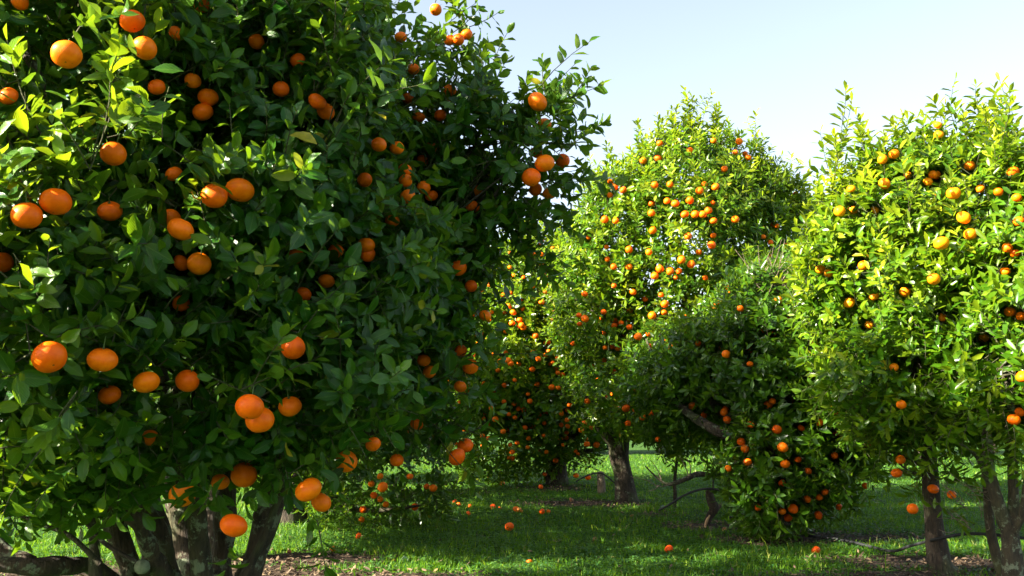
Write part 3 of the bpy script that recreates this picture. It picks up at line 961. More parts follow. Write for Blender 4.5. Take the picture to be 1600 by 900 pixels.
bright_list = [(1467, 210, 15), (1465, 195, 9), (1397, 241, 17), (1379, 249, 16), (1515, 259, 17), (1382, 287, 19), (1458, 273, 15), (1450, 284, 15),
               (1532, 295, 12), (1490, 302, 22), (1330, 295, 13), (1312, 330, 18), (1332, 328, 17), (1506, 340, 22), (1516, 366, 20), (1471, 380, 24),
               (1349, 415, 18), (1459, 436, 20), (1414, 456, 17), (1365, 463, 16), (1327, 473, 18), (1282, 421, 16), (1294, 427, 14), (1472, 496, 9),
               (1537, 528, 16), (1358, 508, 10), (1418, 274, 9), (1397, 574, 12), (1407, 718, 15, 5.8), (1401, 739, 17, 5.8), (1458, 764, 17, 5.75), (1426, 795, 17, 5.75), (1487, 773, 9, 5.8),
               (1367, 328, 8)]
stems_blobs = [B(1645, 450, 5.7, .55, .66, .76), B(1590, 590, 5.5, .36, .50, .30)]
stems_list = [(1592, 346, 17), (1589, 309, 12), (1574, 387, 16), (1586, 396, 11), (1571, 424, 11), (1578, 487, 17), (1595, 494, 16), (1593, 644, 9), (1560, 300, 11)]

F_left = explicit(left_list, left_blobs, 'near', 4.0)
F_low = explicit(low_list, low_blobs, 'far', 8.8)
F_dense = explicit(dense_list, dense_blobs, 'far', 13.8)
F_tall = explicit(tall_list, tall_blobs, 'far', 11.0)
F_hang = explicit(hang_list, hang_blobs, 'far', 7.7)
F_bright = explicit(bright_list, bright_blobs, 'far', 6.0)
F_stems = explicit(stems_list, stems_blobs, 'far', 5.5)


def build_crown(tree, blobs, n, lod, mat, seed, skirt, young_fn=None, tops=(), culls=None, scale=(0.85, 1.2), deep=0.45, gap=0.35, up=0.45, back=0.6, tint=0.0, droopz=None, wild=26, amp=0.0, fruit=None):
    rng = np.random.default_rng(int(seed * 31))
    P, D, O = crown_points(blobs, n, rng, skirt, seed, deep, gap, up, back, droopz, amp)
    if len(tops):
        sp, sd = sprouts(tops, rng)
        P = np.vstack([P, sp]); D = np.vstack([D, sd]); O = np.concatenate([O, np.full(len(sp), 1.15)])
    if wild:
        top = P[(P[:, 2] > np.quantile(P[:, 2], .45)) & (O > 0.93)]
        pick = top[rng.integers(0, len(top), wild)]
        sp, sd = sprouts([(q, (rng.normal(0, .3), rng.normal(-.1, .3), 1), rng.uniform(.14, .36)) for q in pick], rng)
        P = np.vstack([P, sp]); D = np.vstack([D, sd]); O = np.concatenate([O, np.full(len(sp), 1.15)])
    y = np.clip((O - 0.80) * 2.2, 0, 1) * rng.uniform(0.0, 1, len(P)) ** 1.3
    y[O > 1.149] = rng.uniform(.5, 1, int((O > 1.149).sum()))
    if young_fn is not None: y = np.clip(y * young_fn(P), 0, 1)
    nf = 0
    if fruit is not None:
        fp, fd = [], []
        for (p, dm) in fruit:
            toward = norm(np.array([0, 0, EYE]) - p)
            side = norm(np.cross(toward, [0, 0, 1.0]))
            for _ in range(2 if dm > .055 else 1):
                q = p + np.array([0, 0, dm * .62]) - toward * rng.uniform(.02, .05) + side * rng.normal(0, .02)
                fp.append(q); fd.append(norm(np.array([0, 0, rng.uniform(.2, .9)]) + side * rng.normal(0, .8) + toward * rng.uniform(-.3, .45)))
        nf = len(fp)
        P = np.vstack([P, fp]); D = np.vstack([D, fd]); y = np.concatenate([y, rng.uniform(0, .55, nf)])
    o, N = crown_mesh('crown', P, D, lod, mat, rng, scale, y, culls, tree, tint, nf)
    return N


nleaf = 0
# ---- big near tree on the left ------------------------------------------------
base = at(300, 1000, 4.15); base[2] = 0
T = empty('mandarin_tree', base, 'large dark green mandarin tree filling the left of the picture, thick lichen-grown stems', 'tree', G_TREES)
LT_TREE = T
tp = lambda pts: [at(*p) for p in pts]
stems = [  # photo-pixel paths with depth, radii
    ('trunk', [(262, 1010, 4.15), (250, 900, 4.15), (236, 800, 4.2), (225, 690, 4.25)], [.10, .072, .062, .048], BARK_OLD, .32),
    ('trunk', [(375, 1010, 4.05), (392, 900, 4.05), (424, 790, 4.1), (470, 660, 4.2)], [.075, .054, .044, .03], BARK_OLD, .3),
    ('trunk', [(322, 1010, 3.9), (316, 900, 3.85), (307, 800, 3.8), (300, 700, 3.85)], [.055, .042, .036, .028], BARK_PALE, .08),
    ('trunk', [(222, 1010, 4.0), (205, 900, 4.0), (178, 810, 3.95), (165, 760, 3.9)], [.065, .046, .036, .030], BARK_OLD, .35),
    ('trunk', [(282, 1000, 4.0), (268, 890, 3.95), (240, 820, 3.9), (215, 780, 3.85)], [.05, .036, .034, .026], BARK_OLD, .4),
    ('trunk', [(350, 1000, 4.3), (345, 890, 4.3), (352, 800, 4.3), (360, 700, 4.3)], [.06, .05, .045, .035], BARK_OLD, .3),
    ('trunk', [(300, 1000, 4.6), (292, 880, 4.6), (285, 780, 4.6), (270, 650, 4.5)], [.09, .075, .065, .05], BARK_OLD, .25),
    ('limb', [(258, 905, 3.85), (240, 868, 3.75), (215, 820, 3.65), (190, 795, 3.6), (150, 770, 3.6), (120, 740, 3.6)], [.040, .030, .026, .026, .020, .014], BARK_OLD, .35),
    ('limb', [(-60, 878, 3.6), (40, 884, 3.65), (110, 884, 3.75), (150, 890, 3.85), (230, 960, 4.0)], [.028, .033, .034, .030, .045], BARK_OLD, .2),
    ('limb', [(-20, 830, 3.7), (12, 862, 3.68), (50, 878, 3.66)], [.020, .026, .024], BARK_OLD, .2),
    ('limb', [(150, 910, 3.7), (147, 830, 3.72), (143, 740, 3.75)], [.024, .020, .016], BARK, .12),
    ('limb', [(380, 905, 3.9), (412, 840, 3.88), (436, 780, 3.9), (462, 740, 3.9)], [.020, .016, .013, .008], BARK, .1),
    ('limb', [(157, 882, 3.6), (110, 838, 3.6), (66, 820, 3.62), (20, 800, 3.65)], [.011, .009, .008, .005], BARK, .08),
    ('limb', [(212, 878, 3.6), (165, 850, 3.6), (130, 810, 3.62), (112, 772, 3.65)], [.009, .008, .007, .004], BARK, .08),
    ('limb', [(105, 790, 3.6), (98, 820, 3.6), (92, 850, 3.62)], [.006, .008, .004], BARK, .08),
    ('limb', [(175, 786, 3.6), (205, 782, 3.62), (232, 770, 3.7), (262, 730, 3.8)], [.018, .018, .016, .012], BARK, .15),
    ('limb', [(72, 150, 3.0), (50, 100, 2.95), (18, 60, 3.0), (-20, 20, 3.1)], [.016, .015, .012, .008], BARK, .05),
]
for nm, pts, rad, mt, gn in stems:
    t = Tubes(); t.add(tp(pts), rad, 12 if nm == 'trunk' else 9, gn, 6, seed=pts[0][0] * .01); t.build(nm, mt, T)
# sawn-off stub with a pale lichen-grown face
t = Tubes(); c0, c1 = at(236, 905, 4.0), at(223, 886, 3.72)
t.add([c0, (c0 + c1) / 2, c1], [.030, .028, .026], 14, .05, 3)
o = t.build('branch_stub', BARK_OLD, T)
disc = Tubes(); dirv = norm(c1 - c0); disc.add([c1 + dirv * .006, c1 + dirv * .016], [.028, .026], 14, .08, 1)
oo = disc.build('cut_face', simple_mat('lichen_cut', (0.10, 0.13, 0.07), 0.9, (0.20, 0.23, 0.15), 0.8, 40), T)
limbs_to(T, base, at(300, 740, 4.2), left_blobs, np.random.default_rng(3), BARK, 13, .07, subs=9)


def left_sun_tint(P):      # young-leaf colour raised on the left flank, standing in for sunlight
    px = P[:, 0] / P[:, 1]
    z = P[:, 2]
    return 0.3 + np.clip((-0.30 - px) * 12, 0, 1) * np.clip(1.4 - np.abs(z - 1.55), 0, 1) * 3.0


tops = [(at(810, 195, 3.95), (.75, -.1, .45), .17), (at(860, 185, 3.9), (.6, 0, .45), .10), (at(850, 215, 3.9), (.6, 0, .2), .10), (at(760, 190, 4.1), (.1, 0, 1), .16), (at(820, 190, 3.95), (.4, 0, .6), .08), (at(800, 230, 3.9), (.5, -.2, .2), .1), (at(835, 200, 4.0), (.6, 0, .6), .1), (at(825, 245, 4.0), (.6, 0, .1), .08), (at(820, 280, 4.0), (.4, 0, -.5), .12), (at(790, 320, 4.0), (.4, 0, -.6), .15), (at(690, 55, 4.2), (.8, 0, .2), .10),
        (at(640, 100, 4.2), (.6, 0, .3), .15), (at(620, 65, 4.2), (.9, 0, .0), .22), (at(600, 150, 4.2), (.8, 0, .1), .2), (at(735, 170, 4.1), (.25, 0, 1), .13), (at(820, 270, 4.0), (.4, 0, -.1), .2), (at(760, 330, 4.0), (.5, 0, -.5), .3), (at(770, 300, 4.0), (.8, 0, -.3), .2),
        (at(690, 690, 3.9), (.35, -.1, -.5), .12), (at(720, 560, 4.0), (.5, 0, .1), .12), (at(240, 150, 2.7), (-.2, -.1, .9), .25),
        (at(90, 260, 2.65), (-.4, -.1, .8), .22), (at(140, 250, 2.6), (.1, -.1, .9), .22), (at(180, 280, 2.6), (.3, -.2, .8), .2), (at(520, 120, 3.1), (.1, -.1, 1), .22),
        (at(350, 760, 2.95), (.1, -.1, -.4), .10), (at(480, 760, 3.05), (.1, -.1, -.4), .10), (at(45, 280, 2.6), (-.2, -.2, .7), .2), (at(20, 300, 2.55), (-.5, -.2, .6), .2), (at(150, 290, 2.55), (-.1, -.3, .8), .18), (at(30, 450, 2.55), (-.4, -.3, .5), .18), (at(60, 430, 2.5), (-.2, -.3, .7), .18), (at(100, 640, 2.5), (-.2, -.3, -.5), .12), (at(15, 520, 2.5), (-.3, -.3, .4), .15)]
nleaf += build_crown(T, left_blobs, 6900, 2, LEAF_NEAR, 1.0, lambda p: .86 + np.clip((p[:, 0] + 1.0) * .4, 0, .17) - np.clip((-.36 - p[:, 0] / p[:, 1]) * 2.2, 0, .08), left_sun_tint, tops, CULLS['near'], (0.8, 1.15), deep=.6, gap=.80, up=.35, back=.4, droopz=1.05, wild=0, amp=.11, fruit=F_left)
rr = np.random.default_rng(77)
for p, d in F_left: hang_fruit(T, p, d, rr, FRUIT_HI, True)

# ---- low branched tree behind it ---------------------------------------------
g0 = on_ground(470, 812)
T = empty('mandarin_tree', (g0[0], 9.0, 0), 'shaded mandarin tree, branches touching the grass, just behind the big left tree', 'tree', G_TREES)
t = Tubes(); t.add([(g0[0], 9.0, -.05), (g0[0] - .03, 9.0, .5), (g0[0] + .05, 9.1, 1.1)], [.16, .12, .10], 12, .15, 6); t.build('trunk', BARK, T)
t = Tubes(); t.add([(g0[0], 9.0, .45), at(540, 790, 8.8), at(600, 797, 8.6), at(655, 790, 8.6)], [.05, .035, .02, .01], 7, .05, 5); t.build('limb', BARK, T)
limbs_to(T, None, np.array([g0[0] + .05, 9.1, 1.1]), low_blobs[:2], np.random.default_rng(5), BARK, 5, .09, 7, 5)
random_fruit(T, low_blobs, 30, np.random.default_rng(9), FRUIT_LO, .3, seed=2.0)
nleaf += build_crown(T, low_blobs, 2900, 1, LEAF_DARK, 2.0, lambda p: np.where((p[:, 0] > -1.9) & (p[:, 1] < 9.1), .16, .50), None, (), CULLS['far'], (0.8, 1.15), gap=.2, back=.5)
for p, d in F_low: hang_fruit(T, p, d, rr, FRUIT_LO, tilt=.4)

# ---- dense fruited tree, centre ----------------------------------------------
T = empty('mandarin_tree', (at(870, 757, 14.0)[0], 14.0, 0), 'mandarin tree crowded with small fruit, left of the tall middle tree', 'tree', G_TREES)
bx = T.location.x
t = Tubes(); t.add([(bx, 14, -.06), (bx, 14, .06), (bx, 14, .35), (bx - .03, 14, .8), (bx + .05, 14, 1.3)], [.22, .18, .15, .14, .10], 12, .16, 6); t.build('trunk', BARK, T)
t = Tubes(); t.add([(bx + .1, 14, .40), at(915, 705, 13.9), at(960, 700, 13.8)], [.06, .04, .015], 7, .05, 5); t.build('limb', BARK, T)
t = Tubes(); t.add([(bx + .05, 14, .55), at(905, 670, 13.8), at(925, 640, 13.6)], [.07, .05, .03], 7, .05, 5); t.build('limb', BARK, T)
limbs_to(T, None, np.array([bx + .05, 14, 1.2]), dense_blobs, np.random.default_rng(15), BARK, 7, .11, 7, 5)
tops = [(at(px, py, 14), (random.uniform(-.2, .2), 0, 1), random.uniform(.25, .5)) for px, py in ((760, 440), (785, 420), (815, 410), (835, 395), (860, 385), (880, 380), (900, 400))]
random_fruit(T, dense_blobs, 40, np.random.default_rng(19), FRUIT_LO, .4, seed=3.0)
surplus_fruit(T, dense_blobs, 130, np.random.default_rng(119), .4, 3.0)
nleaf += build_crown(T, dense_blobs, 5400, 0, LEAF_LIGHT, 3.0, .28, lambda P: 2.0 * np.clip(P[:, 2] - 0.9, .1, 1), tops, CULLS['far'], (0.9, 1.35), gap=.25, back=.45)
for p, d in F_dense: hang_fruit(T, p, d, rr, FRUIT_LO, tilt=.4)

# ---- tall middle tree ----------------------------------------------------------
bp = at(978, 782, 11.3)
T = empty('mandarin_tree', (bp[0], 11.3, 0), 'tallest mandarin tree in the middle, pointed sunlit crown full of oranges', 'tree', G_TREES)
t = Tubes(); t.add([(bp[0] + .02, 11.3, -.06), (bp[0], 11.3, .05), at(972, 740, 11.3), at(966, 700, 11.3), at(975, 650, 11.3), at(1000, 600, 11.3)], [.18, .135, .11, .11, .10, .08], 14, .18, 6); t.build('trunk', BARK, T)
for pts, rad in (([(968, 700, 11.3), (940, 670, 11.2), (915, 620, 11.1)], [.09, .06, .03]), ([(978, 670, 11.3), (1020, 640, 11.2), (1060, 560, 11.2), (1080, 400, 11.2)], [.11, .08, .06, .03]),
                 ([(985, 650, 11.3), (1040, 620, 11.1), (1120, 600, 11.0)], [.08, .06, .03])):
    t = Tubes(); t.add(tp(pts), rad, 8, .1, 5); t.build('limb', BARK, T)
limbs_to(T, None, at(1010, 600, 11.3), tall_blobs, np.random.default_rng(25), BARK, 9, .11, 7, 6)
tops = []
for px, py, ln in ((940, 290, .3), (955, 262, .35), (1000, 232, .45), (1015, 225, .45), (1050, 215, .5), (1060, 200, .35), (1085, 205, .45), (1095, 195, .5), (1115, 205, .5), (1125, 200, .42),
                   (1150, 215, .3), (1165, 235, .3), (1190, 300, .4), (1205, 310, .45), (1235, 300, .4), (1245, 295, .35), (1250, 310, .3), (930, 320, .3), (1070, 190, .2), (905, 325, .0)):
    if ln: tops.append((at(px, py + 12 + ln * 60, 11.1), (random.uniform(-.25, .25), 0, 1), ln))
random_fruit(T, tall_blobs, 19, np.random.default_rng(29), FRUIT_LO, .6, seed=4.0)
surplus_fruit(T, tall_blobs, 90, np.random.default_rng(129), .6, 4.0, box=lambda p: p[2] < 2.3)
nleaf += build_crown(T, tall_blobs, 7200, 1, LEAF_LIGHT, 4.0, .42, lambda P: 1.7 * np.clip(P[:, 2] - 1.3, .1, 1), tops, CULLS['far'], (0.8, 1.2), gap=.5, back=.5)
for p, d in F_tall: hang_fruit(T, p, d, rr, FRUIT_LO, tilt=.4)

# ---- dark tree with hanging skirt ---------------------------------------------
bp = at(1207, 838, 8.0)
T = empty('mandarin_tree', (bp[0], 8.0, 0), 'dark mandarin tree, foliage hanging low over its trunk, a thick branch arching left', 'tree', G_TREES)
t = Tubes(); t.add([at(1212, 850, 7.95), at(1206, 825, 7.95), at(1206, 760, 8.0), at(1208, 700, 8.0), at(1195, 650, 8.0), at(1215, 560, 8.0)], [.18, .14, .115, .12, .10, .07], 12, .2, 6); t.build('trunk', BARK, T)
for pts, rad, mt in (([(1205, 715, 8.0), (1160, 690, 7.95), (1110, 668, 8.0), (1065, 636, 8.3), (1030, 590, 8.8), (1010, 530, 9.3)], [.062, .056, .045, .034, .022, .010], BARK),
                     ([(1190, 705, 8.0), (1150, 660, 8.1), (1112, 630, 8.2), (1090, 590, 8.3)], [.055, .05, .04, .02], BARK),
                     ([(1200, 754, 7.95), (1145, 750, 7.9), (1115, 743, 7.9), (1090, 741, 7.85), (1072, 748, 7.8), (1055, 755, 7.8), (1040, 756, 7.8), (1022, 742, 7.8), (1008, 728, 7.8)], [.026, .024, .022, .022, .020, .018, .012, .008, .004], BARK)):
    t = Tubes(); t.add(tp(pts), rad, 9, .12, 5); t.build('limb', mt, T)
t = Tubes()   # dead fine twigs off the low branch and the bare dead patch in the crown
r_ = np.random.default_rng(41)
for pts in (([(1056, 755, 7.8), (1030, 760, 7.75), (1010, 750, 7.75), (985, 745, 7.8)]), ([(1077, 745, 7.8), (1070, 728, 7.8), (1062, 712, 7.8)]), ([(1078, 744, 7.8), (1079, 728, 7.8), (1072, 715, 7.8)]),
            ([(1035, 755, 7.8), (1028, 735, 7.8), (1016, 718, 7.8)]), ([(1030, 758, 7.75), (1022, 765, 7.7), (1012, 768, 7.7)])):
    t.add(tp(pts), np.linspace(.006, .002, len(pts)), 5, 0, 4)
t.build('dead_twigs', WOOD_DEAD, T)
t = Tubes()
for i in range(46):
    q = at(1208 + r_.normal(0, 14), 455 + r_.normal(0, 14), 7.9 + r_.normal(0, .1)); e = q + np.array([r_.normal(0, .12), r_.normal(-.1, .08), r_.uniform(.05, .35)])
    t.add([q, (q + e) / 2 + r_.normal(0, .03, 3), e], [.005, .004, .0015], 4, 0, 3)
dd_ = t.build('dead_twigs', WOOD_DEAD, T)
limbs_to(T, None, at(1210, 600, 8.0), hang_blobs[:4], np.random.default_rng(35), BARK, 6, .08, 7, 6)
random_fruit(T, hang_blobs, 30, np.random.default_rng(39), FRUIT_LO, .5, seed=5.0)
nleaf += build_crown(T, hang_blobs, 6200, 1, LEAF_MID, 5.0, .05, lambda P: 0.4 + 0 * P[:, 2], (), CULLS['far'], (0.8, 1.15), gap=.4, up=.15, back=.6, droopz=1.0, tint=-.2)  # leaf colour darkened to stand in for the shade on this tree
for p, d in F_hang: hang_fruit(T, p, d, rr, FRUIT_HI, tilt=.4)

# ---- bright tree on the right --------------------------------------------------
bp = at(1462, 885, 6.2)
T = empty('mandarin_tree', (bp[0], 6.2, 0), 'sunlit yellow-green mandarin tree on the right with one straight brown trunk', 'tree', G_TREES)
t = Tubes(); t.add([at(1476, 900, 6.15), at(1468, 880, 6.15), at(1460, 820, 6.15), at(1455, 760, 6.15), at(1448, 680, 6.2), at(1440, 600, 6.2)], [.095, .070, .054, .052, .045, .035], 12, .1, 6); t.build('trunk', BARK, T)
for pts, rad in (([(1448, 730, 6.2), (1425, 718, 6.1), (1390, 705, 6.05)], [.02, .014, .006]), ([(1450, 744, 6.2), (1425, 738, 6.1), (1405, 725, 6.0)], [.014, .01, .005]),
                 ([(1480, 640, 6.3), (1455, 570, 6.3), (1430, 520, 6.3), (1420, 470, 6.3)], [.05, .045, .035, .02])):
    t = Tubes(); t.add(tp(pts), rad, 8, .08, 5); t.build('limb', BARK, T)
limbs_to(T, None, at(1442, 610, 6.2), bright_blobs[:5], np.random.default_rng(45), BARK, 7, .06, 7, 6)
tops = []
for px, py, ln in ((1308, 262, .28), (1320, 285, .2), (1365, 225, .22), (1400, 215, .22), (1425, 200, .24), (1450, 190, .2), (1480, 175, .22), (1500, 165, .25), (1535, 150, .3), (1548, 165, .22), (1580, 195, .2),
                   (1285, 300, .2), (1275, 330, .2), (1350, 220, .2), (1260, 380, .2), (1240, 420, .15)):
    tops.append((at(px, py + 38 + ln * 110, 6.35), (random.uniform(-.2, .2), 0, 1), ln))
for px, py, dx in ((1455, 725, -.6), (1440, 735, -.3), (1470, 745, .2), (1450, 760, .5), (1430, 700, -.8), (1480, 730, .6), (1400, 690, -.6), (1380, 670, -.3)):
    tops.append((at(px, py, 5.85), (dx, -.2, -.55), .13))
for px, py in ((1380, 470), (1310, 250), (1500, 420), (1420, 330), (1560, 250)):
    tops.append((at(px, py, 5.6), (random.uniform(-.2, .2), -.4, 1), .2))
random_fruit(T, bright_blobs, 5, np.random.default_rng(49), FRUIT_HI, .7, seed=6.0)
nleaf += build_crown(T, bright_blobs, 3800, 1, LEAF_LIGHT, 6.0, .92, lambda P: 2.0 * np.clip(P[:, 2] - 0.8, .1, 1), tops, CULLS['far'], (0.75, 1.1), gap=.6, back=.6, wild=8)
for p, d in F_bright: hang_fruit(T, p, d, rr, FRUIT_SUNLIT if p[2] > 1.25 else FRUIT_HI, tilt=.4)  # upper fruit get the rind copy with sunlight in its colour
o = hang_fruit(T, at(1499, 644, 5.75), .03, rr, FRUIT_PALE); o['label'] = 'small unripe yellow-green fruit'

# ---- multi-stemmed tree at the right edge --------------------------------------
bp = at(1578, 905, 5.55)
T = empty('mandarin_tree', (bp[0], 5.55, 0), 'mandarin tree forking into several pale grey stems at the right edge', 'tree', G_TREES)
for nm, pts, rad in (('trunk', [(1590, 960, 5.5), (1583, 900, 5.5), (1580, 850, 5.5), (1575, 820, 5.5)], [.085, .062, .05, .046]),
                     ('trunk', [(1578, 835, 5.5), (1558, 780, 5.5), (1545, 730, 5.5), (1540, 660, 5.5), (1520, 590, 5.55)], [.042, .034, .030, .027, .02]),
                     ('trunk', [(1580, 850, 5.5), (1584, 790, 5.5), (1582, 720, 5.5), (1578, 640, 5.5), (1590, 520, 5.6)], [.042, .030, .027, .025, .018]),
                     ('limb', [(1586, 830, 5.45), (1598, 800, 5.4), (1606, 740, 5.4), (1618, 680, 5.4)], [.022, .02, .018, .012]),
                     ('limb', [(1570, 905, 5.75), (1551, 850, 5.75), (1545, 800, 5.7), (1541, 750, 5.65), (1538, 700, 5.6)], [.032, .028, .026, .024, .02]),
                     ('limb', [(1545, 760, 5.5), (1530, 720, 5.45), (1512, 700, 5.4), (1490, 690, 5.4)], [.014, .012, .009, .005])):
    t = Tubes(); t.add(tp(pts), rad, 12 if nm == 'trunk' else 8, .12, 6, seed=pts[0][0] * .02); t.build(nm, BARK_PALE, T)
t = Tubes()
for i in range(26):
    q = at(1535 + r_.uniform(-45, 30), 790 + r_.uniform(-30, 40), 5.55); e = q + np.array([r_.uniform(-.18, .06), r_.normal(0, .06), r_.uniform(.0, .16)])
    t.add([q, (q + e) / 2 + r_.normal(0, .015, 3), e], [.003, .002, .001], 4, 0, 3)
t.build('bare_twigs', WOOD_DEAD, T)
limbs_to(T, None, at(1578, 620, 5.6), stems_blobs, np.random.default_rng(55), BARK_PALE, 4, .06, 7, 6)
tops = [(at(1500, 650, 5.4), (-.5, -.2, -.4), .18), (at(1520, 620, 5.4), (-.3, -.2, -.5), .2), (at(1560, 600, 5.3), (-.1, -.2, -.6), .2), (at(1590, 640, 5.3), (-.1, -.2, -.6), .2), (at(1545, 640, 5.3), (-.1, -.2, -.6), .2), (at(1575, 610, 5.2), (0, -.2, -.6), .25), (at(1480, 720, 5.6), (-.2, -.2, -.5), .12)]
random_fruit(T, stems_blobs, 8, np.random.default_rng(59), FRUIT_HI, .8, seed=7.0)
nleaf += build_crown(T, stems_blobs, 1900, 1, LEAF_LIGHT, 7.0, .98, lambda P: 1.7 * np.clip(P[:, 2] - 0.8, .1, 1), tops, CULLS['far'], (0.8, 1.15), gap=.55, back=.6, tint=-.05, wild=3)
for p, d in F_stems: hang_fruit(T, p, d, rr, FRUIT_HI, tilt=.4)


# ---- further trees -------------------------------------------------------------
def plain_tree(x, y, h, rad, label, seed, n=1300, mat=LEAF_MID, fruit=14, group=G_TREES, skirt=.4, lod=0, trunk_r=.11):
    rng = np.random.default_rng(seed)
    T = empty('mandarin_tree', (x, y, 0), label, 'tree', group)
    t = Tubes(); fork = np.array([x + rng.normal(0, .08), y, h * .28])
    t.add([(x, y, -.05), (x + rng.normal(0, .04), y, h * .13), fork], [trunk_r * 1.3, trunk_r, trunk_r * .8], 9, .12, 5); t.build('trunk', BARK, T)
    blobs = [(np.array([x, y, h * .56]), np.array([rad, rad, h * .42]))]
    for _ in range(3):
        a = rng.uniform(0, 6.28)
        blobs.append((np.array([x + math.cos(a) * rad * .5, y + math.sin(a) * rad * .5, h * rng.uniform(.35, .72)]), np.array([rad * .6, rad * .6, h * .26])))
    limbs_to(T, None, fork, blobs, rng, BARK, 4, trunk_r, 6, 3)
    tops = [((x + rng.uniform(-.6, .6) * rad, y + rng.uniform(-.5, .5) * rad, h * rng.uniform(.86, .95)), (0, 0, 1), rng.uniform(.2, .4)) for _ in range(6)]
    N = build_crown(T, blobs, n, lod, mat, seed * 1.37, skirt, None, tops, None, (1.0, 1.5), gap=.2, back=.6)
    random_fruit(T, blobs, fruit, rng, FRUIT_LO, skirt + .2, seed=seed * 1.37)
    return N


nleaf += plain_tree(-2.35, 11.5, 3.0, 1.3, 'dark mandarin tree mostly hidden behind the big left tree, beyond the low one', 61, 2200, LEAF_DARK, 14, skirt=.5)  # hidden left-row trees, added and sized for the shade they cast
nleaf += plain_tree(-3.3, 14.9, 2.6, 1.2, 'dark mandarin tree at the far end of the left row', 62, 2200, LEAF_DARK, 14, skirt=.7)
nleaf += plain_tree(-2.1, 6.7, 4.1, 1.15, 'mandarin tree directly behind the stems of the big left tree', 63, 2100, LEAF_MID, 10, skirt=.75, lod=1)
far_spots = [(1.2, 27.0, 3.9, 'far sunlit mandarin tree seen through the gap left of the tall middle tree'),
             (4.2, 27.5, 3.8, 'far sunlit mandarin tree seen under the arching dark branch'),
             (7.2, 27.0, 3.7, 'far mandarin tree beyond the sunlit grass, between the dark tree and the straight brown trunk'),
             (10.2, 26.0, 4.0, 'far mandarin tree beyond the grass, behind the straight brown trunk on the right'),
             (13.6, 27.5, 3.9, 'far mandarin tree behind the forked pale stems at the right edge'),
             (-2.2, 26.5, 3.8, 'far mandarin tree in line with the right-hand border of the big left tree'),
             (-6.0, 25.0, 4.0, 'far mandarin tree glimpsed under the big left tree, right of its stems'),
             (-9.5, 24.0, 3.9, 'far mandarin tree glimpsed behind the horizontal log-like limb at the lower left')]
for i, (x, y, h, lb) in enumerate(far_spots):
    nleaf += plain_tree(x, y, h, 1.75, lb, 70 + i, 1500, LEAF_LIGHT, 12, skirt=.18)
nleaf += plain_tree(8.6, 20.5, 3.4, 1.25, 'shaded mandarin tree with forked trunk standing on the grass right of the dark tree', 91, 1500, LEAF_MID, 12, skirt=.75)

# ------------------------------------------------------------------ small things on the floor
HOSE = simple_mat('black_poly_hose', (0.008, 0.009, 0.011), 0.75, (0.012, 0.013, 0.015))
t = Tubes()
t.add(tp([(1140, 808, 9.2), (1197, 814, 8.85), (1228, 826, 8.25), (1262, 837, 7.75), (1305, 842, 7.5), (1337, 848, 7.3), (1391, 861, 6.85), (1422, 853, 6.5), (1469, 841, 6.0), (1512, 834, 5.9), (1558, 836, 5.8), (1600, 841, 5.75), (1680, 860, 5.7)]),
      [.010] * 13, 10, 0, 6)
tag(t.build('irrigation_hose', HOSE), 'long black irrigation hose looping past the straight brown trunk', 'hose')
t = Tubes()
t.add(tp([(1030, 797, 8.2), (1047, 788, 8.15), (1067, 775, 8.1), (1090, 766, 8.05), (1110, 763.5, 8.0), (1130, 768, 7.95), (1150, 781, 7.9), (1175, 800, 7.8)]), [.009] * 8, 10, 0, 6)
tag(t.build('irrigation_hose', HOSE), 'black hose arching over the grass onto the leaning broken stump', 'hose')
t = Tubes()
t.add(tp([(900, 752, 11.6), (918, 743, 11.55), (938, 739, 11.5), (955, 750, 11.45), (972, 766, 11.4)]), [.009] * 5, 8, 0, 6)
tag(t.build('irrigation_hose', HOSE), 'thin black hose bowed over the short stake beside the tall middle tree', 'hose')

p = on_ground(940, 771); t = Tubes()
k = p[1]
t.add([p - [0, 0, .05], at(939.5, 755, k), at(938, 738, k)], [.055, .052, .048], 9, .06, 3)
tag(t.build('stake', WOOD_DEAD), 'short dark wooden stake left of the tall middle trunk', 'stake')

p = on_ground(1105, 822); k = p[1]
T = empty('broken_stump', p, 'leaning broken tree stump with a flared rotten side, standing left of the dark tree', 'stump')
t = Tubes(); t.add([at(1102, 824, k), at(1108, 808, k), at(1116, 796, k), at(1111, 780, k), at(1107, 766, k)], [.022, .034, .046, .036, .030], 10, .22, 5); t.build('stem', BARK, T)
t = Tubes(); t.add([at(1114, 800, k), at(1120, 794, k), at(1128, 788, k)], [.03, .026, .008], 8, .3, 4); t.build('side_snag', WOOD_DEAD, T)
t = Tubes(); t.add([at(1101, 828, k - .03), at(1104, 815, k - .04), at(1109, 805, k - .04)], [.014, .014, .008], 7, .2, 4); t.build('splinter', simple_mat('fresh_split_wood', (0.30, 0.19, 0.10), 0.8), T)

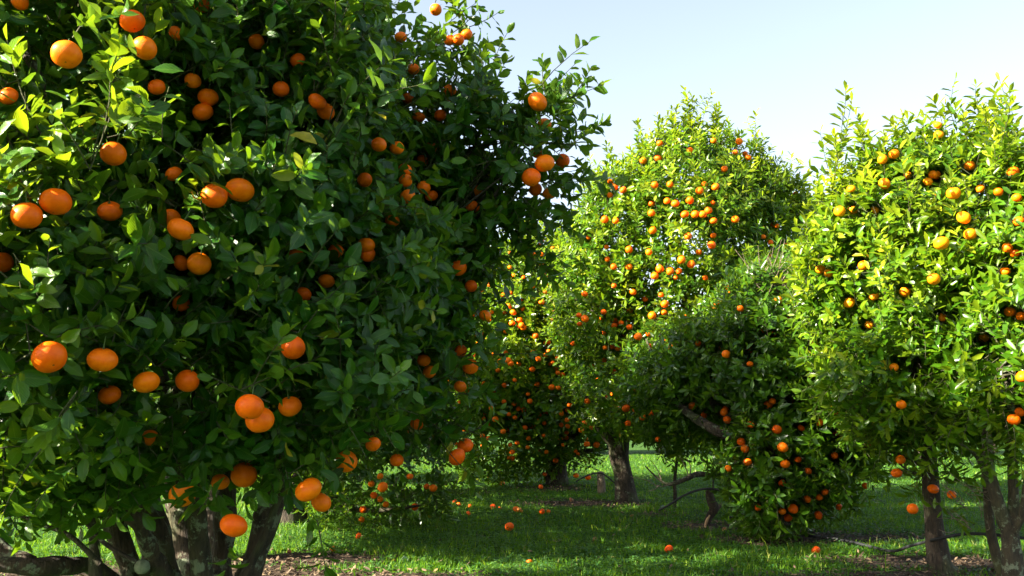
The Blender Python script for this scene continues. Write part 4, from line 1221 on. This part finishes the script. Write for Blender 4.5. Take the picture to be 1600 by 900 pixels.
p = on_ground(1053, 795); k = p[1]
T = empty('sapling', p, 'thin dark upright sapling standing where the arching hose starts', 'sapling')
t = Tubes(); t.add([p - [0, 0, .03], at(1055, 775, k), at(1054, 755, k), at(1057, 725, k), at(1062, 690, k), at(1058, 660, k)], [.022, .020, .018, .017, .014, .010], 8, .1, 5); t.build('stem', BARK, T)
rngs = np.random.default_rng(8)
Pq = np.array([at(1058 + rngs.normal(0, 12), 690 + rngs.normal(0, 16), k) for _ in range(16)]); Dq = norm(rngs.normal(0, .6, (16, 3)) + [0, 0, -.3])
crown_mesh('foliage', Pq, Dq, 1, LEAF_DARK, rngs, (.7, 1), None, None, T)
p = on_ground(1114, 806); k = p[1]
T = empty('sapling', p, 'very thin straight sapling rising beside the leaning broken stump', 'sapling')
t = Tubes(); t.add([p - [0, 0, .03], at(1114, 770, k), at(1115, 720, k), at(1114, 670, k)], [.010, .009, .008, .006], 7, .05, 5); t.build('stem', BARK, T)
Pq = np.array([at(1114 + rngs.normal(0, 10), 672 + rngs.normal(0, 14), k) for _ in range(12)]); Dq = norm(rngs.normal(0, .6, (12, 3)) + [0, 0, -.3])
crown_mesh('foliage', Pq, Dq, 1, LEAF_DARK, rngs, (.7, 1), None, None, T)

# stones
STONE = simple_mat('blue_grey_stone', (0.10, 0.125, 0.15), 0.8, (0.20, 0.23, 0.26), .5, 25)


def stone(px, py, dpx, label):
    p = on_ground(px, py + 3)
    r = dpx * p[1] / FPX / 2
    me = fruit_mesh('stone', STONE, 14, 9, .8, px)
    co = np.array([v.co[:] for v in me.vertices]); co *= (1 + .16 * wob(co, 1.7, px))[:, None]
    me.vertices.foreach_set('co', co.astype(np.float32).ravel())
    o = link('stone', me); o.location = (p[0], p[1], gz(p[0], p[1]) + r * .55); o.scale = (r, r, r * .85)
    tag(o, label, 'stone')


stone(632, 877, 12, 'small blue-grey stone in the grass right of the bare soil, near the bottom')
stone(1037, 795, 11, 'small blue-grey stone at the foot of the arching black hose')

# fallen fruit: px, py, diameter px, style, label
FALL_G = 'mandarins fallen on the grass'
fallen = [
    (796, 830, 14, 0, 'round red-orange fallen mandarin alone on open grass below the row of small ones'),
    (1045, 861, 14, 0, 'round fallen mandarin alone near the bottom, below the leaning broken stump'),
    (1275, 861, 14, 0, 'fallen mandarin on the shaded soil below the dark hanging foliage'),
    (827, 876, 10, 1, 'half-sunk fallen mandarin near the bottom edge, nearest the camera on open grass'),
    (807, 797, 12, 2, 'split-open red fallen mandarin in short grass'),
    (847, 805, 9, 0, 'fallen mandarin, larger of a touching pair left of the tall trunk'),
    (857, 805, 6, 0, 'fallen mandarin, smaller of a touching pair left of the tall trunk'),
    (770, 793, 9, 0, 'pale orange fallen mandarin beside a smaller brownish one'),
    (781, 794, 6, 1, 'small brownish fallen mandarin right of a pale orange one'),
    (710, 784, 8, 0, 'fallen mandarin farthest back in the little row under the left tree edge'),
    (717, 791, 8, 0, 'dark orange fallen mandarin just in front of the farthest one of the little row'),
    (734, 791, 6, 1, 'small brown-orange fallen mandarin, right end of the little row'),
    (732, 802, 8, 1, 'eaten fallen mandarin with a dark rind, in front of the little row'),
    (785, 756, 8, 1, 'distant flattened fallen mandarin in the grass left of the thick dark trunk'),
    (845, 763, 8, 0, 'fallen mandarin in the grass left of the foot of the thick dark trunk'),
    (893, 782, 8, 3, 'brown rotten fallen mandarin right of the thick dark trunk'),
    (560, 838, 10, 0, 'fallen mandarin in the bright grass strip below the low branches'),
    (520, 860, 9, 0, 'fallen mandarin on the dark bare soil, lower left'),
    (452, 864, 7, 3, 'dull brown fallen mandarin on bare soil, leftmost of the fallen fruit'),
    (606, 854, 6, 1, 'small half-hidden fallen mandarin right of the bright grass strip'),
    (615, 879, 6, 1, 'small fallen mandarin left of the blue-grey stone at the bottom'),
    (536, 816, 7, 1, 'dim fallen mandarin under the low branches behind the bright grass strip'),
    (929, 845, 8, 3, 'pinkish-brown rotten mandarin on open grass right of the round red-orange one'),
    (987, 809, 8, 3, 'brown rotten mandarin in the shade below the tall middle trunk'),
    (1132, 826, 8, 3, 'brown rotten mandarin on soil between the broken stump and the dark tree'),
    (764, 745, 6, 1, 'tiny far fallen mandarin beside the low edge of the dense fruited tree'),
]
FM = [fruit_mesh('fallen_mandarin', ORANGE_FALLEN, 24, 14, .82, 1), fruit_mesh('sunken_mandarin', ORANGE_FALLEN, 24, 14, .66, 4), None, fruit_mesh('rotten_mandarin', ORANGE_ROT, 20, 12, .6, 7)]
for px, py, dpx, sty, lb in fallen:
    p = on_ground(px, py + dpx * .4)
    r = dpx * p[1] / FPX / 2
    z = gz(p[0], p[1])
    if sty == 2:
        T = empty('fallen_orange', (p[0], p[1], z + r * .6), lb, 'fallen fruit', FALL_G)
        pulp = simple_mat('orange_pulp', (0.75, 0.20, 0.02), 0.35, (0.85, 0.32, 0.05), .4, 60)
        o = link('rind', FM[0], T); o.scale = (r, r, r * .8); o.rotation_euler = (.5, .3, 0)
        o = link('pulp', fruit_mesh('pulp', pulp, 14, 9, .7, 2), T); o.scale = (r * .7,) * 3; o.location = (r * .6, -r * .5, r * .1)
        o = link('peel', fruit_mesh('peel', ORANGE_FALLEN, 14, 9, .25, 3), T); o.scale = (r * .7,) * 3; o.location = (r * 1.2, -r * .2, -r * .3); o.rotation_euler = (.3, .6, 0)
    else:
        o = link('fallen_orange', FM[sty]); o.location = (p[0], p[1], z + r * (.82, .55, 0, .45)[sty] + .008)
        o.scale = (r, r, r); o.rotation_euler = (random.uniform(-1, 1), random.uniform(-1, 1), random.uniform(0, 6))
        tag(o, lb, 'fallen fruit', FALL_G)
print('LEAVES', nleaf, 'objects', len(scene.objects))
